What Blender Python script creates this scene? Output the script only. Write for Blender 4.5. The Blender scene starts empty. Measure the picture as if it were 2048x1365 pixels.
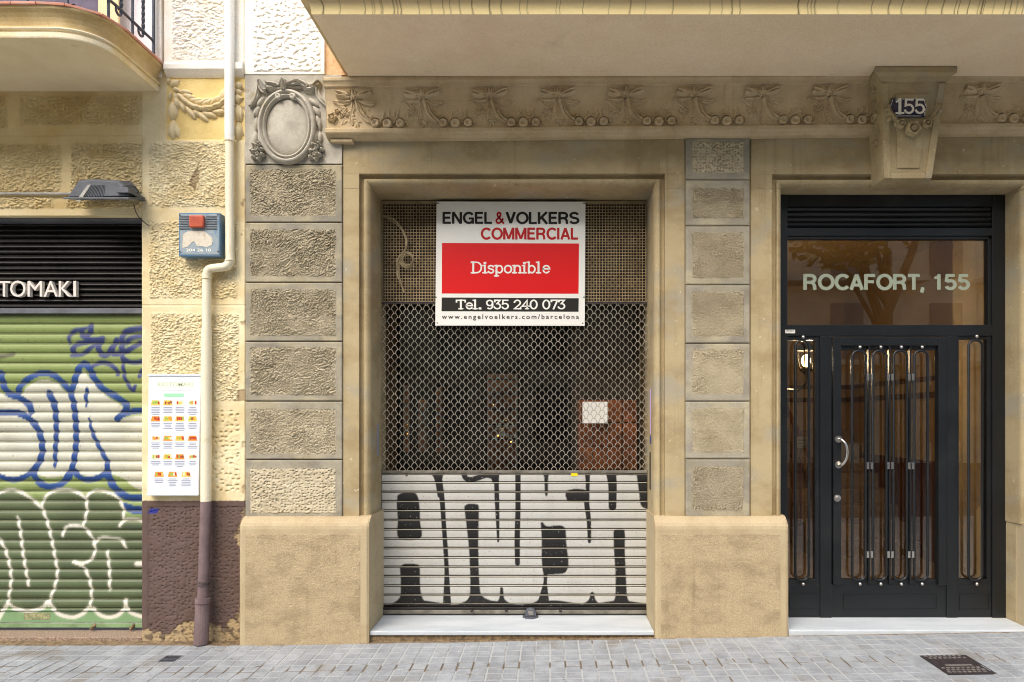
import bpy, math, random
import numpy as np
from mathutils import Matrix, Vector

random.seed(7)
rng = np.random.default_rng(11)
scene = bpy.context.scene
COL = scene.collection

# ------------------------------------------------------------------ camera
D, F, CX, CY, CZ = 4.9, 1365.0, 1100.0, 835.0, 1.59    # metres to the plinth plane, focal length in photo pixels, eye point
cam_data = bpy.data.cameras.new('camera')
cam = bpy.data.objects.new('camera', cam_data)
COL.objects.link(cam)
cam.location = (0, -D, CZ)
cam.rotation_euler = (math.radians(90), 0, 0)
cam_data.sensor_width = 36.0
cam_data.lens = 36.0 * F / 2048.0
cam_data.shift_x = -(CX - 1024.0) / 2048.0
cam_data.shift_y = (CY - 682.5) / 2048.0
cam_data.clip_start = 0.05
cam_data.clip_end = 600
scene.camera = cam

# ------------------------------------------------------------------ sky, sun, exposure
SUN_ELEV, SUN_AZ = 47.0, 205.0          # degrees; veiled sun over the street, in front and to the left
world = bpy.data.worlds.new('World')
scene.world = world
world.use_nodes = True
wnt = world.node_tree
sky = wnt.nodes.new('ShaderNodeTexSky')
sky.sky_type = 'NISHITA'
sky.sun_disc = False
sky.sun_elevation = math.radians(SUN_ELEV)
sky.sun_rotation = math.radians(SUN_AZ)
sky.air_density = 1.0
sky.dust_density = 3.0
sky.ozone_density = 0.6
bg = wnt.nodes['Background']
bg.inputs['Strength'].default_value = 0.15
wnt.links.new(sky.outputs['Color'], bg.inputs['Color'])

sun_data = bpy.data.lights.new('sun', 'SUN')
sun = bpy.data.objects.new('sun', sun_data)
COL.objects.link(sun)
sun_data.energy = 1.15
sun_data.angle = math.radians(46)
sun_data.color = (1.0, 0.98, 0.95)
az, el = math.radians(SUN_AZ), math.radians(SUN_ELEV)
sdir = Vector((math.sin(az) * math.cos(el), math.cos(az) * math.cos(el), math.sin(el)))   # towards the sun
sun.rotation_euler = sdir.to_track_quat('Z', 'Y').to_euler()
sun.location = (0, -6, 14)

scene.view_settings.view_transform = 'Standard'
scene.view_settings.look = 'None'
scene.view_settings.gamma = 1.0
scene.view_settings.exposure = 1.25
scene.render.engine = 'CYCLES'
scene.cycles.filter_width = 1.05
scene.cycles.max_bounces = 8
scene.cycles.diffuse_bounces = 4
scene.cycles.transparent_max_bounces = 12
scene.cycles.use_denoising = True
scene.cycles.sample_clamp_indirect = 6.0

# ------------------------------------------------------------------ helpers
def X(px, Y=0.0): return (px - CX) * (D + Y) / F
def Z(py, Y=0.0): return CZ - (py - CY) * (D + Y) / F

def lin(v):
    v = v / 255.0
    return v / 12.92 if v <= 0.04045 else ((v + 0.055) / 1.055) ** 2.4
def S(r, g, b): return (lin(r), lin(g), lin(b))

def link(o, parent=None):
    COL.objects.link(o)
    if parent is not None:
        o.parent = parent
        o.matrix_parent_inverse = parent.matrix_basis.inverted()
    return o

def obj(name, verts, faces, mat=None, parent=None, smooth=False, bev=0.0, seg=2, col=None, mats=None, midx=None, recentre=True):
    v = np.asarray(verts, dtype=float).reshape(-1, 3)
    c = np.zeros(3)
    if recentre and len(v):
        lo, hi = v.min(0), v.max(0)
        c = np.array([(lo[0] + hi[0]) / 2, (lo[1] + hi[1]) / 2, lo[2]])
    me = bpy.data.meshes.new(name)
    me.from_pydata((v - c).tolist(), [], faces if isinstance(faces, list) else faces.tolist())
    if mats:
        for m in mats: me.materials.append(m)
        if midx is not None: me.polygons.foreach_set('material_index', midx)
    elif mat is not None:
        me.materials.append(mat)
    if smooth:
        me.polygons.foreach_set('use_smooth', [True] * len(me.polygons))
        if len(me.polygons) < 20000: me.set_sharp_from_angle(angle=math.radians(48))
    if col is not None:
        a = me.color_attributes.new('Col', 'FLOAT_COLOR', 'POINT')
        cc = np.ones((len(v), 4)); cc[:, :3] = col
        a.data.foreach_set('color', cc.ravel())
    me.update()
    o = bpy.data.objects.new(name, me)
    o.location = c
    link(o, parent)
    if bev > 0:
        b = o.modifiers.new('bevel', 'BEVEL'); b.width = bev; b.segments = seg; b.limit_method = 'ANGLE'
        b.angle_limit = math.radians(40)
    return o

def inst(src, loc, rot=(0, 0, 0), scale=(1, 1, 1), parent=None, name=None):
    o = bpy.data.objects.new(name or src.name.split('.')[0], src.data)
    o.location = loc; o.rotation_euler = rot; o.scale = scale
    link(o, parent)
    for m in src.modifiers:
        b = o.modifiers.new(m.name, m.type)
        if m.type == 'BEVEL':
            b.width = m.width; b.segments = m.segments; b.limit_method = m.limit_method; b.angle_limit = m.angle_limit
    return o

def thing(name, label, cat, loc=(0, 0, 0), group=None):
    o = bpy.data.objects.new(name, None)
    o.location = loc
    o.empty_display_size = 0.1
    link(o)
    return tag(o, label, cat, group)

def tag(o, label, cat=None, group=None):
    o['label'] = label
    if cat: o['category'] = cat
    if group: o['group'] = group
    return o

class MB:
    def __init__(s): s.v = []; s.f = []; s.m = []; s.cur = 0; s.cut = []
    def add(s, v, f, m=None):
        k = len(s.v)
        s.cut.append((k, len(s.f)))
        s.v += [tuple(p) for p in v]
        s.f += [[i + k for i in q] for q in f]
        s.m += [s.cur if m is None else m] * len(f)
        return s
    def box(s, x0, x1, y0, y1, z0, z1, m=None):
        v = [(x0, y0, z0), (x1, y0, z0), (x1, y1, z0), (x0, y1, z0), (x0, y0, z1), (x1, y0, z1), (x1, y1, z1), (x0, y1, z1)]
        f = [[0, 3, 2, 1], [4, 5, 6, 7], [0, 1, 5, 4], [1, 2, 6, 5], [2, 3, 7, 6], [3, 0, 4, 7]]
        return s.add(v, f, m)
    def tube(s, pts, r, n=8, cap=True, m=None):
        pts = [Vector(p) for p in pts]
        rs = r if isinstance(r, (list, tuple)) else [r] * len(pts)
        v, f = [], []
        up = None
        for i, p in enumerate(pts):
            a = pts[max(i - 1, 0)]; b = pts[min(i + 1, len(pts) - 1)]
            t = (b - a).normalized() if (b - a).length > 1e-9 else Vector((0, 0, 1))
            if up is None:
                up = Vector((0, 0, 1)) if abs(t.z) < 0.9 else Vector((1, 0, 0))
            u = t.cross(up)
            if u.length < 1e-6: u = t.orthogonal()
            u.normalize(); w = u.cross(t).normalized(); up = w
            for k in range(n):
                an = 2 * math.pi * (k + 0.5) / n
                v.append(p + u * (math.cos(an) * rs[i]) + w * (math.sin(an) * rs[i]))
        for i in range(len(pts) - 1):
            for k in range(n):
                f.append([i * n + k, i * n + (k + 1) % n, (i + 1) * n + (k + 1) % n, (i + 1) * n + k])
        if cap:
            f.append(list(range(n))[::-1]); f.append([(len(pts) - 1) * n + k for k in range(n)])
        return s.add(v, f, m)
    def sphere(s, c, r, nu=12, nv=8, m=None, sc=(1, 1, 1)):
        v, f = [], []
        for j in range(nv + 1):
            th = math.pi * j / nv
            for i in range(nu):
                ph = 2 * math.pi * i / nu
                v.append((c[0] + r * sc[0] * math.sin(th) * math.cos(ph), c[1] + r * sc[1] * math.sin(th) * math.sin(ph), c[2] + r * sc[2] * math.cos(th)))
        for j in range(nv):
            for i in range(nu):
                f.append([j * nu + i, (j + 1) * nu + i, (j + 1) * nu + (i + 1) % nu, j * nu + (i + 1) % nu])
        return s.add(v, f, m)
    def prism_y(s, poly, y0, y1, m=None):           # polygon in (x, z), thick from y0 (front) to y1
        n = len(poly)
        v = [(p[0], y0, p[1]) for p in poly] + [(p[0], y1, p[1]) for p in poly]
        f = [list(range(n)), list(range(2 * n - 1, n - 1, -1))] + [[i, i + n, (i + 1) % n + n, (i + 1) % n] for i in range(n)]
        return s.add(v, f, m)
    def sweep_x(s, prof, xs, dz=None, cap=True, m=None):   # profile [(y, z)] listed top to bottom on the front side
        n = len(prof); v, f = [], []
        for x in xs:
            o = dz(x) if dz else 0
            v += [(x, p[0], p[1] + o) for p in prof]
        for i in range(len(xs) - 1):
            for k in range(n - 1):
                f.append([i * n + k, i * n + k + 1, (i + 1) * n + k + 1, (i + 1) * n + k])
        if cap:
            f.append(list(range(n))); f.append([(len(xs) - 1) * n + k for k in range(n)][::-1])
        return s.add(v, f, m)
    def build_each(s, name, mat=None, parent=None, **k):     # every shape added becomes an object of its own
        c = s.cut + [(len(s.v), len(s.f))]
        return [obj(name, s.v[a[0]:b[0]], [[i - a[0] for i in q] for q in s.f[a[1]:b[1]]], mat, parent, **k) for a, b in zip(c, c[1:])]
    def build(s, name, mat=None, parent=None, **k):
        if 'mats' in k: k['midx'] = s.m
        return obj(name, s.v, s.f, mat, parent, **k)

def box(name, x0, x1, y0, y1, z0, z1, mat, parent=None, bev=0.0, **k):
    return MB().box(x0, x1, y0, y1, z0, z1).build(name, mat, parent, bev=bev, **k)

# vectorised gradient noise
_perm = rng.permutation(512)
_ga = rng.uniform(0, 2 * np.pi, 512)
def perlin(x, y, seed=0):
    xi = np.floor(x).astype(int); yi = np.floor(y).astype(int)
    xf = x - xi; yf = y - yi
    u = xf * xf * xf * (xf * (xf * 6 - 15) + 10); w = yf * yf * yf * (yf * (yf * 6 - 15) + 10)
    def g(ix, iy, dx, dy):
        h = _perm[(_perm[(ix + seed * 37) & 511] + iy) & 511]
        return np.cos(_ga[h]) * dx + np.sin(_ga[h]) * dy
    a = g(xi, yi, xf, yf); b = g(xi + 1, yi, xf - 1, yf)
    c = g(xi, yi + 1, xf, yf - 1); d = g(xi + 1, yi + 1, xf - 1, yf - 1)
    return ((a + (b - a) * u) + ((c + (d - c) * u) - (a + (b - a) * u)) * w) * 1.5
def fbm(x, y, o=3, seed=0):
    s = 0; a = 1.0
    for k in range(o):
        s = s + a * perlin(x * 2 ** k, y * 2 ** k, seed + k); a *= 0.5
    return s
def sstep(a, b, x):
    t = np.clip((x - a) / (b - a), 0, 1); return t * t * (3 - 2 * t)

def n_flake(x, z, s=1.0, seed=0):           # rounded flakes with sharp creases
    wx = x + 0.02 * perlin(x * 9, z * 9, seed + 5); wz = z + 0.015 * perlin(x * 11, z * 11, seed + 6)
    a = np.abs(perlin(wx * 24 * s, wz * 40 * s, seed)) ** 0.7
    b = np.abs(perlin(wx * 50 * s, wz * 75 * s, seed + 1)) ** 0.8
    return a * 0.85 + b * 0.35 - 0.3
def n_hammer(x, z, s=1.0, seed=0):          # fine short ridges whose direction drifts
    an = 0.5 * perlin(x * 5, z * 5, seed + 8)
    rx = x * np.cos(an) - z * np.sin(an); rz = x * np.sin(an) + z * np.cos(an)
    a = 1 - np.abs(perlin(rx * 34 * s, rz * 66 * s, seed)) * 2
    b = 1 - np.abs(perlin(rx * 70 * s, rz * 120 * s, seed + 1)) * 2
    return 0.75 * a + 0.35 * b - 0.5
def n_pits(x, z, s=1.0, seed=0):            # triangular pits in a flat face
    a = perlin(x * 30 * s, z * 36 * s, seed)
    b = perlin(x * 60 * s, z * 70 * s, seed + 2)
    return -np.clip(a + 0.4 * b - 0.05, 0, 0.6) * 1.6 + 0.3
def n_dimple(x, z, s=1.0, seed=0):
    cx = np.floor(x * 26 * s); best = np.full(x.shape, 9.0); cz = np.floor(z * 26 * s)
    for i in (-1, 0, 1):
        for j in (-1, 0, 1):
            hx = (cx + i).astype(int); hz = (cz + j).astype(int)
            h = _perm[(_perm[(hx + seed) & 511] + hz) & 511] / 512.0
            h2 = _perm[(_perm[(hz + seed + 91) & 511] + hx) & 511] / 512.0
            dx = x * 26 * s - (cx + i + 0.15 + 0.7 * h); dz = (z * 26 * s - (cz + j + 0.15 + 0.7 * h2)) * 1.3
            best = np.minimum(best, np.where(h < 0.75, dx * dx + dz * dz, 9))
    return -np.exp(-best / 0.055) + 0.22 * perlin(x * 40, z * 40, seed + 3)

def inrect(px, py, r, s=1.5):
    x0, y0, x1, y1 = r
    return sstep(x0 - s, x0 + s, px) * sstep(-x1 - s, -x1 + s, -px) * sstep(y0 - s, y0 + s, py) * sstep(-y1 - s, -y1 + s, -py)

def grid(name, x0, x1, z0, z1, Y, res, hfun, mat, parent, cfun=None, depth=0.02, smooth=True, sag=0.0):
    nx = max(2, int(round((x1 - x0) / res)) + 1); nz = max(2, int(round((z1 - z0) / res)) + 1)
    gx, gz = np.meshgrid(np.linspace(x0, x1, nx), np.linspace(z0, z1, nz))
    px = CX + gx * F / (D + Y); py = CY - (gz - CZ) * F / (D + Y)
    h = hfun(gx, gz, px, py)
    inner = np.zeros(h.shape); inner[1:-1, 1:-1] = 1
    v = np.stack([gx, Y - h, gz - sag * h * inner], -1).reshape(-1, 3)
    idx = np.arange(nx * nz).reshape(nz, nx)
    f = np.stack([idx[:-1, :-1], idx[:-1, 1:], idx[1:, 1:], idx[1:, :-1]], -1).reshape(-1, 4)
    rim = np.concatenate([idx[0, :], idx[1:, -1], idx[-1, -2::-1], idx[-2:0:-1, 0]])
    n0 = len(v)
    rv = v[rim].copy(); rv[:, 1] = Y + depth
    v = np.vstack([v, rv]); m = len(rim); k = np.arange(m)
    f = np.vstack([f, np.stack([rim, n0 + k, n0 + (k + 1) % m, rim[(k + 1) % m]], -1)])
    col = None
    if cfun is not None:
        c = cfun(gx, gz, px, py).reshape(-1, 3)
        col = np.vstack([c, c[rim]])
    return obj(name, v, f, mat, parent, smooth=smooth, col=col)

def catmull(pts, n=8):
    p = np.array(pts, float)
    if len(p) < 3: return p
    p = np.vstack([2 * p[0] - p[1], p, 2 * p[-1] - p[-2]])
    out = []
    for i in range(1, len(p) - 2):
        for t in np.linspace(0, 1, n, endpoint=False):
            a, b, c, d = p[i - 1], p[i], p[i + 1], p[i + 2]
            out.append(0.5 * ((2 * b) + (-a + c) * t + (2 * a - 5 * b + 4 * c - d) * t * t + (-a + 3 * b - 3 * c + d) * t ** 3))
    out.append(p[-2])
    return np.array(out)
def stroke_mask(px, py, pts, w, soft=1.5):
    """pts in photo pixels (x, y[, width factor]); returns 0..1"""
    q = catmull(pts, 6)
    m = np.zeros(px.shape)
    ww = q[:, 2] * w if q.shape[1] > 2 else np.full(len(q), w)
    lo = q[:, :2].min(0) - w - 5; hi = q[:, :2].max(0) + w + 5
    sel = (px > lo[0]) & (px < hi[0]) & (py > lo[1]) & (py < hi[1])
    if not sel.any(): return m
    x = px[sel]; y = py[sel]; d = np.full(x.shape, 1e9)
    for i in range(len(q) - 1):
        ax, ay = q[i, :2]; bx, by = q[i + 1, :2]
        L = (bx - ax) ** 2 + (by - ay) ** 2 + 1e-9
        t = np.clip(((x - ax) * (bx - ax) + (y - ay) * (by - ay)) / L, 0, 1)
        d = np.minimum(d, np.hypot(x - ax - t * (bx - ax), y - ay - t * (by - ay)) - (ww[i] + (ww[i + 1] - ww[i]) * t) / 2)
    m[sel] = sstep(soft, -soft, d)
    return m
def poly_mask(px, py, pts, smooth=True):
    return sum(poly_hard(px + a, py + b, pts, smooth) for a, b in ((-.9, -.4), (.4, -.9), (.9, .4), (-.4, .9))) / 4
def poly_hard(px, py, pts, smooth=True):
    q = np.array(pts, float)
    if smooth:
        k = len(q); q = catmull(np.vstack([q, q[:1]]), 5)[:-1]
    m = np.zeros(px.shape, bool)
    for i in range(len(q)):
        x0, y0 = q[i]; x1, y1 = q[(i + 1) % len(q)]
        c = ((y0 > py) != (y1 > py)) & (px < (x1 - x0) * (py - y0) / (y1 - y0 + 1e-12) + x0)
        m ^= c
    return m.astype(float)
def mixc(col, m, c): return col * (1 - m[..., None]) + np.array(c) * m[..., None]

# ------------------------------------------------------------------ materials
def nodes(name):
    m = bpy.data.materials.new(name); m.use_nodes = True
    nt = m.node_tree; return m, nt, nt.nodes, nt.links, nt.nodes['Principled BSDF']

def mat(name, c, c2=None, rough=0.85, scale=6.0, bump=0.0, bscale=60.0, metal=0.0, spec=0.4, vary=0.0, attr=False, stretch=(1, 1, 1), thr=(0.35, 0.68), fine=0.10, coat=0.0, detail=5, c3=None, c3scale=1.5, c3thr=(0.55, 0.75), streak=None, spots=None):
    """base colour c mottled with c2 by noise in world space, fine speckle, optional bump and per-object variation"""
    m, nt, N, L, b = nodes(name)
    geo = N.new('ShaderNodeNewGeometry')
    mp = N.new('ShaderNodeMapping'); mp.inputs['Scale'].default_value = stretch
    L.new(geo.outputs['Position'], mp.inputs['Vector'])
    if attr:
        a = N.new('ShaderNodeAttribute'); a.attribute_name = 'Col'; cur = a.outputs['Color']
    else:
        r = N.new('ShaderNodeRGB'); r.outputs[0].default_value = (*c, 1); cur = r.outputs[0]
    def mix(cur, other, fac, mode='MIX'):
        x = N.new('ShaderNodeMix'); x.data_type = 'RGBA'; x.blend_type = mode
        if isinstance(fac, float): x.inputs['Factor'].default_value = fac
        else: L.new(fac, x.inputs['Factor'])
        L.new(cur, x.inputs['A'])
        if isinstance(other, tuple): x.inputs['B'].default_value = (*other, 1)
        else: L.new(other, x.inputs['B'])
        return x.outputs['Result']
    def noise(sc, det=4, vec=None, ro=0.55):
        n = N.new('ShaderNodeTexNoise'); n.inputs['Scale'].default_value = sc; n.inputs['Detail'].default_value = det
        n.inputs['Roughness'].default_value = ro
        L.new(vec or mp.outputs['Vector'], n.inputs['Vector']); return n.outputs['Fac']
    def ramp(v, lo, hi, a=0.0, bb=1.0):
        q = N.new('ShaderNodeMapRange'); q.inputs['From Min'].default_value = lo; q.inputs['From Max'].default_value = hi
        q.inputs['To Min'].default_value = a; q.inputs['To Max'].default_value = bb; q.interpolation_type = 'SMOOTHSTEP'
        L.new(v, q.inputs['Value']); return q.outputs['Result']
    if c2 is not None:
        if attr: cur = mix(cur, c2, ramp(noise(scale, 8, None, .66), thr[0], thr[1]), 'MULTIPLY')
        else: cur = mix(cur, c2, ramp(noise(scale, 8, None, .66), thr[0], thr[1]))
    if c3 is not None:
        cur = mix(cur, c3, ramp(noise(c3scale, 6), c3thr[0], c3thr[1]))
    if streak is not None:            # vertical run-off marks
        m2 = N.new('ShaderNodeMapping'); m2.inputs['Scale'].default_value = (22, 22, 1.1); L.new(geo.outputs['Position'], m2.inputs['Vector'])
        a_ = ramp(noise(1.0, 5, m2.outputs['Vector'], 0.65), 0.50, 0.78, 0.0, streak[1])
        b_ = ramp(noise(1.7, 3, geo.outputs['Position']), 0.35, 0.62)
        mm = N.new('ShaderNodeMath'); mm.operation = 'MULTIPLY'; L.new(a_, mm.inputs[0]); L.new(b_, mm.inputs[1])
        cur = mix(cur, streak[0], mm.outputs[0])
    if spots is not None:
        cur = mix(cur, spots[0], ramp(noise(spots[1], 2, geo.outputs['Position']), spots[2], spots[2] + 0.025, 0.0, spots[3]))
    if fine:
        f = ramp(noise(130, 6, geo.outputs['Position'], .75), 0.28, 0.72, 1 - 1.3 * fine, 1 + 1.3 * fine)
        cmb = N.new('ShaderNodeCombineColor')
        for k in range(3): L.new(f, cmb.inputs[k])
        cur = mix(cur, cmb.outputs[0], 1.0, 'MULTIPLY')
    if vary:
        oi = N.new('ShaderNodeObjectInfo'); f = ramp(oi.outputs['Random'], 0, 1, 1 - vary, 1 + vary)
        cmb = N.new('ShaderNodeCombineColor')
        for k in range(3): L.new(f, cmb.inputs[k])
        cur = mix(cur, cmb.outputs[0], 1.0, 'MULTIPLY')
    L.new(cur, b.inputs['Base Color'])
    b.inputs['Roughness'].default_value = rough; b.inputs['Metallic'].default_value = metal
    b.inputs['Specular IOR Level'].default_value = spec
    b.inputs['Coat Weight'].default_value = coat
    if bump:
        bn = N.new('ShaderNodeBump'); bn.inputs['Strength'].default_value = min(1.0, bump); bn.inputs['Distance'].default_value = 0.004 * max(1.0, bump)
        L.new(noise(bscale, 5, geo.outputs['Position'], 0.65), bn.inputs['Height']); L.new(bn.outputs['Normal'], b.inputs['Normal'])
    return m

def glass_mat(name, tint=(0.9, 0.85, 0.78), ior=1.6, rough=0.0):
    m, nt, N, L, b = nodes(name)
    N.remove(b)
    t = N.new('ShaderNodeBsdfTransparent'); t.inputs['Color'].default_value = (*tint, 1)
    g = N.new('ShaderNodeBsdfGlossy'); g.inputs['Roughness'].default_value = rough; g.inputs['Color'].default_value = (1, 1, 1, 1)
    fr = N.new('ShaderNodeFresnel'); fr.inputs['IOR'].default_value = ior
    mx = N.new('ShaderNodeMixShader')
    L.new(fr.outputs[0], mx.inputs[0]); L.new(t.outputs[0], mx.inputs[1]); L.new(g.outputs[0], mx.inputs[2])
    L.new(mx.outputs[0], N['Material Output'].inputs['Surface'])
    return m
def glow_mat(name, c, s):
    m, nt, N, L, b = nodes(name)
    b.inputs['Base Color'].default_value = (*c, 1); b.inputs['Emission Color'].default_value = (*c, 1); b.inputs['Emission Strength'].default_value = s
    return m

M = {}
M['attrwall'] = mat('painted_stucco', None, (0.86, 0.82, 0.74), attr=True, rough=0.9, scale=3.5, bump=0.5, bscale=120, fine=0.07)
M['attrstone'] = mat('dressed_grey_stone', None, (0.84, 0.82, 0.78), attr=True, rough=0.92, scale=9, bump=0.5, bscale=140, fine=0.12, thr=(.4, .7))
M['cream'] = mat('cream_paint', S(226, 208, 166), S(204, 178, 124), rough=0.9, scale=4, bump=0.4, bscale=90, thr=(0.4, 0.75))
M['white_stucco'] = mat('white_stucco', S(244, 238, 224), S(232, 220, 192), rough=0.9, scale=5, bump=0.4, bscale=90, thr=(0.45, 0.8))
M['yellow_plain'] = mat('balcony_plaster', S(214, 190, 140), S(186, 158, 104), rough=0.9, scale=3, bump=0.3, bscale=70, c3=S(120, 104, 78), c3scale=5, c3thr=(0.66, 0.85))
M['greystone'] = mat('grey_stone', S(176, 168, 148), S(152, 144, 124), rough=0.92, scale=3.0, bump=0.5, bscale=110, c3=S(196, 184, 152), c3scale=2.2, vary=0.05)
M['greytop'] = mat('grey_cast_stone', S(190, 184, 168), S(160, 153, 138), rough=0.92, scale=5, bump=0.6, bscale=110, c3=S(150, 136, 104), c3scale=7, c3thr=(0.58, 0.75))
M['tanstone'] = mat('tan_stone_render', S(177, 159, 121), S(155, 135, 97), streak=(S(120, 100, 66), .55), spots=(S(214, 200, 168), 26, .72, .6), rough=0.9, scale=2.2, bump=0.4, bscale=90, stretch=(1, 1, 1.6), thr=(0.4, 0.66), c3=S(162, 152, 128), c3scale=3, c3thr=(.48, .72))
M['frieze'] = mat('frieze_stone', S(204, 184, 148), S(182, 160, 122), streak=(S(140, 118, 84), .4), rough=0.9, scale=3, bump=0.4, bscale=110)
M['plinth'] = mat('plinth_render', S(184, 166, 131), S(172, 152, 117), streak=(S(140, 118, 84), .4), rough=0.88, scale=3.5, bump=0.5, bscale=45, thr=(0.42, 0.7))
M['plinthpanel'] = mat('plinth_textured_render', S(182, 162, 126), S(160, 141, 108), streak=(S(126, 108, 80), .45), thr=(.44, .66), rough=0.9, scale=4.0, stretch=(1, 1, 1.8), c3=S(222, 212, 190), c3scale=38, c3thr=(.77, .79), bump=1.6, bscale=85, fine=0.2)
M['soffit'] = mat('soffit_paint', S(248, 229, 196), S(240, 218, 182), rough=0.92, scale=2, bump=0.25, bscale=200, c3=S(200, 172, 130), c3scale=1.3, c3thr=(.6, .8))
M['fascia'] = mat('fascia_paint', None, (0.95, 0.93, 0.9), attr=True, rough=0.85, scale=3, fine=0.05)
M['orange'] = mat('orange_wall', S(228, 190, 148), S(210, 168, 124), rough=0.95, scale=14, bump=1.5, bscale=60)
M['marble'] = mat('white_marble', S(200, 204, 205), S(178, 185, 187), rough=0.45, scale=3, stretch=(0.5, 2.2, 1), c3=S(190, 180, 150), c3scale=5, c3thr=(0.62, 0.85), fine=0.03)
M['granite'] = mat('brown_granite', S(168, 146, 122), S(120, 100, 84), rough=0.75, scale=90, thr=(0.4, 0.6), fine=0.25)
M['rubble'] = mat('mortar_rubble', S(150, 128, 96), S(96, 80, 60), rough=0.95, scale=30, bump=3, bscale=50)
M['steelpaint'] = mat('shutter_paint', None, (0.88, 0.87, 0.84), attr=True, rough=0.5, scale=7, spec=0.45, fine=0.05, stretch=(1, 1, 0.25), thr=(0.45, 0.8))
M['slatgroove'] = mat('shutter_steel', S(150, 145, 132), S(110, 104, 92), rough=0.5, metal=0.5, scale=8)
M['darklouvre'] = mat('black_louvre', S(36, 32, 28), S(24, 21, 18), rough=0.4, scale=5, spec=0.5)
M['greybar'] = mat('grey_blue_bar', S(108, 110, 116), S(88, 88, 92), rough=0.55)
M['blackdoor'] = mat('black_door_paint', S(22, 24, 26), S(16, 18, 19), c3=S(42, 43, 42), c3scale=2.2, c3thr=(.55, .85), rough=0.38, scale=4, spec=0.5, fine=0.08, bump=0.12, bscale=300)
M['chrome'] = mat('brushed_steel', S(214, 208, 198), rough=0.28, metal=1.0, fine=0.02)
M['wire'] = mat('galvanised_wire', S(182, 162, 124), S(146, 126, 92), rough=0.5, metal=0.2, scale=12)
M['grille'] = mat('grille_steel', S(192, 183, 164), S(140, 130, 112), rough=0.45, metal=0.4, scale=14)
M['signwhite'] = mat('sign_white', S(236, 233, 222), rough=0.4, fine=0.015, spec=0.5)
M['signred'] = mat('sign_red', S(216, 4, 8), rough=0.35, fine=0.02, spec=0.5)
M['signdark'] = mat('sign_black', S(34, 32, 26), rough=0.4, fine=0.02)
M['signred2'] = mat('sign_red_letter', S(186, 8, 14), rough=0.4, fine=0.02)
M['letter'] = mat('letter_cream', S(224, 216, 204), rough=0.5, fine=0.03)
M['glassletter'] = mat('etched_letter', S(150, 158, 136), rough=0.7, fine=0.03)
M['pipe'] = mat('pipe_cream', S(232, 222, 192), S(214, 198, 156), rough=0.55, scale=6, thr=(0.5, 0.8), c3=S(150, 130, 100), c3scale=30, c3thr=(0.74, 0.8))
M['pipewhite'] = mat('pipe_white', S(240, 238, 228), S(222, 214, 192), rough=0.5, scale=6, thr=(0.5, 0.8))
M['pipepurple'] = mat('pipe_mauve', S(128, 108, 106), S(106, 88, 86), rough=0.55, scale=8, c3=S(168, 156, 140), c3scale=16, c3thr=(0.66, 0.74))
M['darkband'] = mat('pipe_clip', S(90, 78, 76), rough=0.6)
M['lampgrey'] = mat('lamp_grey', S(98, 100, 104), S(80, 82, 84), rough=0.5, scale=8, fine=0.1)
M['lamplight'] = mat('lamp_pale', S(184, 180, 168), S(150, 146, 136), rough=0.6)
M['alarmblue'] = mat('alarm_faded_blue', S(146, 158, 162), S(108, 136, 156), rough=0.55, scale=14, thr=(0.5, 0.66), c3=S(150, 130, 96), c3scale=22, c3thr=(0.64, 0.8))
M['alarmedge'] = mat('alarm_blue', S(70, 118, 156), S(98, 122, 140), rough=0.5, scale=10)
M['alarmlens'] = mat('alarm_red_lens', S(196, 92, 62), S(170, 78, 58), rough=0.35, scale=20)
M['paper'] = mat('torn_paper', S(214, 204, 184), S(170, 152, 124), rough=0.9, scale=30, thr=(0.5, 0.75))
M['tile'] = mat('pavement_tile', S(157, 160, 161), S(136, 139, 140), rough=0.8, scale=7, bump=0.5, bscale=120, vary=0.06, c3=S(128, 122, 110), c3scale=3.2, c3thr=(0.52, 0.76), fine=0.16, spots=(S(70, 66, 60), 17, .735, .7))
M['asphalt'] = mat('asphalt', (0.08, 0.08, 0.078), (0.06, 0.06, 0.06), rough=0.9, scale=30)
M['kerb'] = mat('kerb_granite', S(160, 158, 152), S(130, 128, 124), rough=0.85, scale=40)
M['iron'] = mat('cast_iron', S(74, 66, 66), S(52, 46, 46), rough=0.6, metal=0.4, scale=30, fine=0.2)
M['irongrey'] = mat('grey_iron', S(104, 108, 114), S(78, 80, 86), rough=0.6, metal=0.3, scale=60, fine=0.25)
M['ironlight'] = mat('worn_iron', S(170, 164, 154), S(120, 114, 106), rough=0.45, metal=0.5, scale=40)
M['rail'] = mat('railing_iron', S(76, 82, 92), S(60, 64, 72), rough=0.5, metal=0.2, scale=20)
M['redtile'] = mat('terracotta', S(206, 138, 110), S(190, 148, 128), rough=0.75, scale=9, vary=0.1)
M['blind'] = mat('white_curtain', S(226, 224, 226), S(206, 204, 210), rough=0.8, scale=4)
M['shutterpurple'] = mat('louvre_purple', S(96, 84, 104), S(72, 64, 84), rough=0.6)
M['navy'] = mat('enamel_navy', S(22, 22, 62), rough=0.2, coat=0.6, fine=0.02)
M['enamel'] = mat('enamel_white', S(232, 226, 212), rough=0.25, coat=0.4, fine=0.02)
M['brass'] = mat('bronze_bulb', S(120, 90, 50), rough=0.4, metal=0.8)
M['glass'] = glass_mat('door_glass', (0.88, 0.81, 0.70), 1.72)
M['shopglass'] = glass_mat('shop_glass', (0.85, 0.82, 0.78), 1.28)
M['lobby'] = mat('lobby_wall', S(196, 172, 132), S(180, 154, 114), rough=0.7, scale=2)
M['lobbywood'] = mat('lobby_wood', S(122, 78, 42), S(86, 52, 28), rough=0.4, scale=4, stretch=(1, 1, 0.12))
M['lobbyfloor'] = mat('lobby_floor', S(176, 160, 140), S(150, 130, 108), rough=0.35, scale=4)
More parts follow.
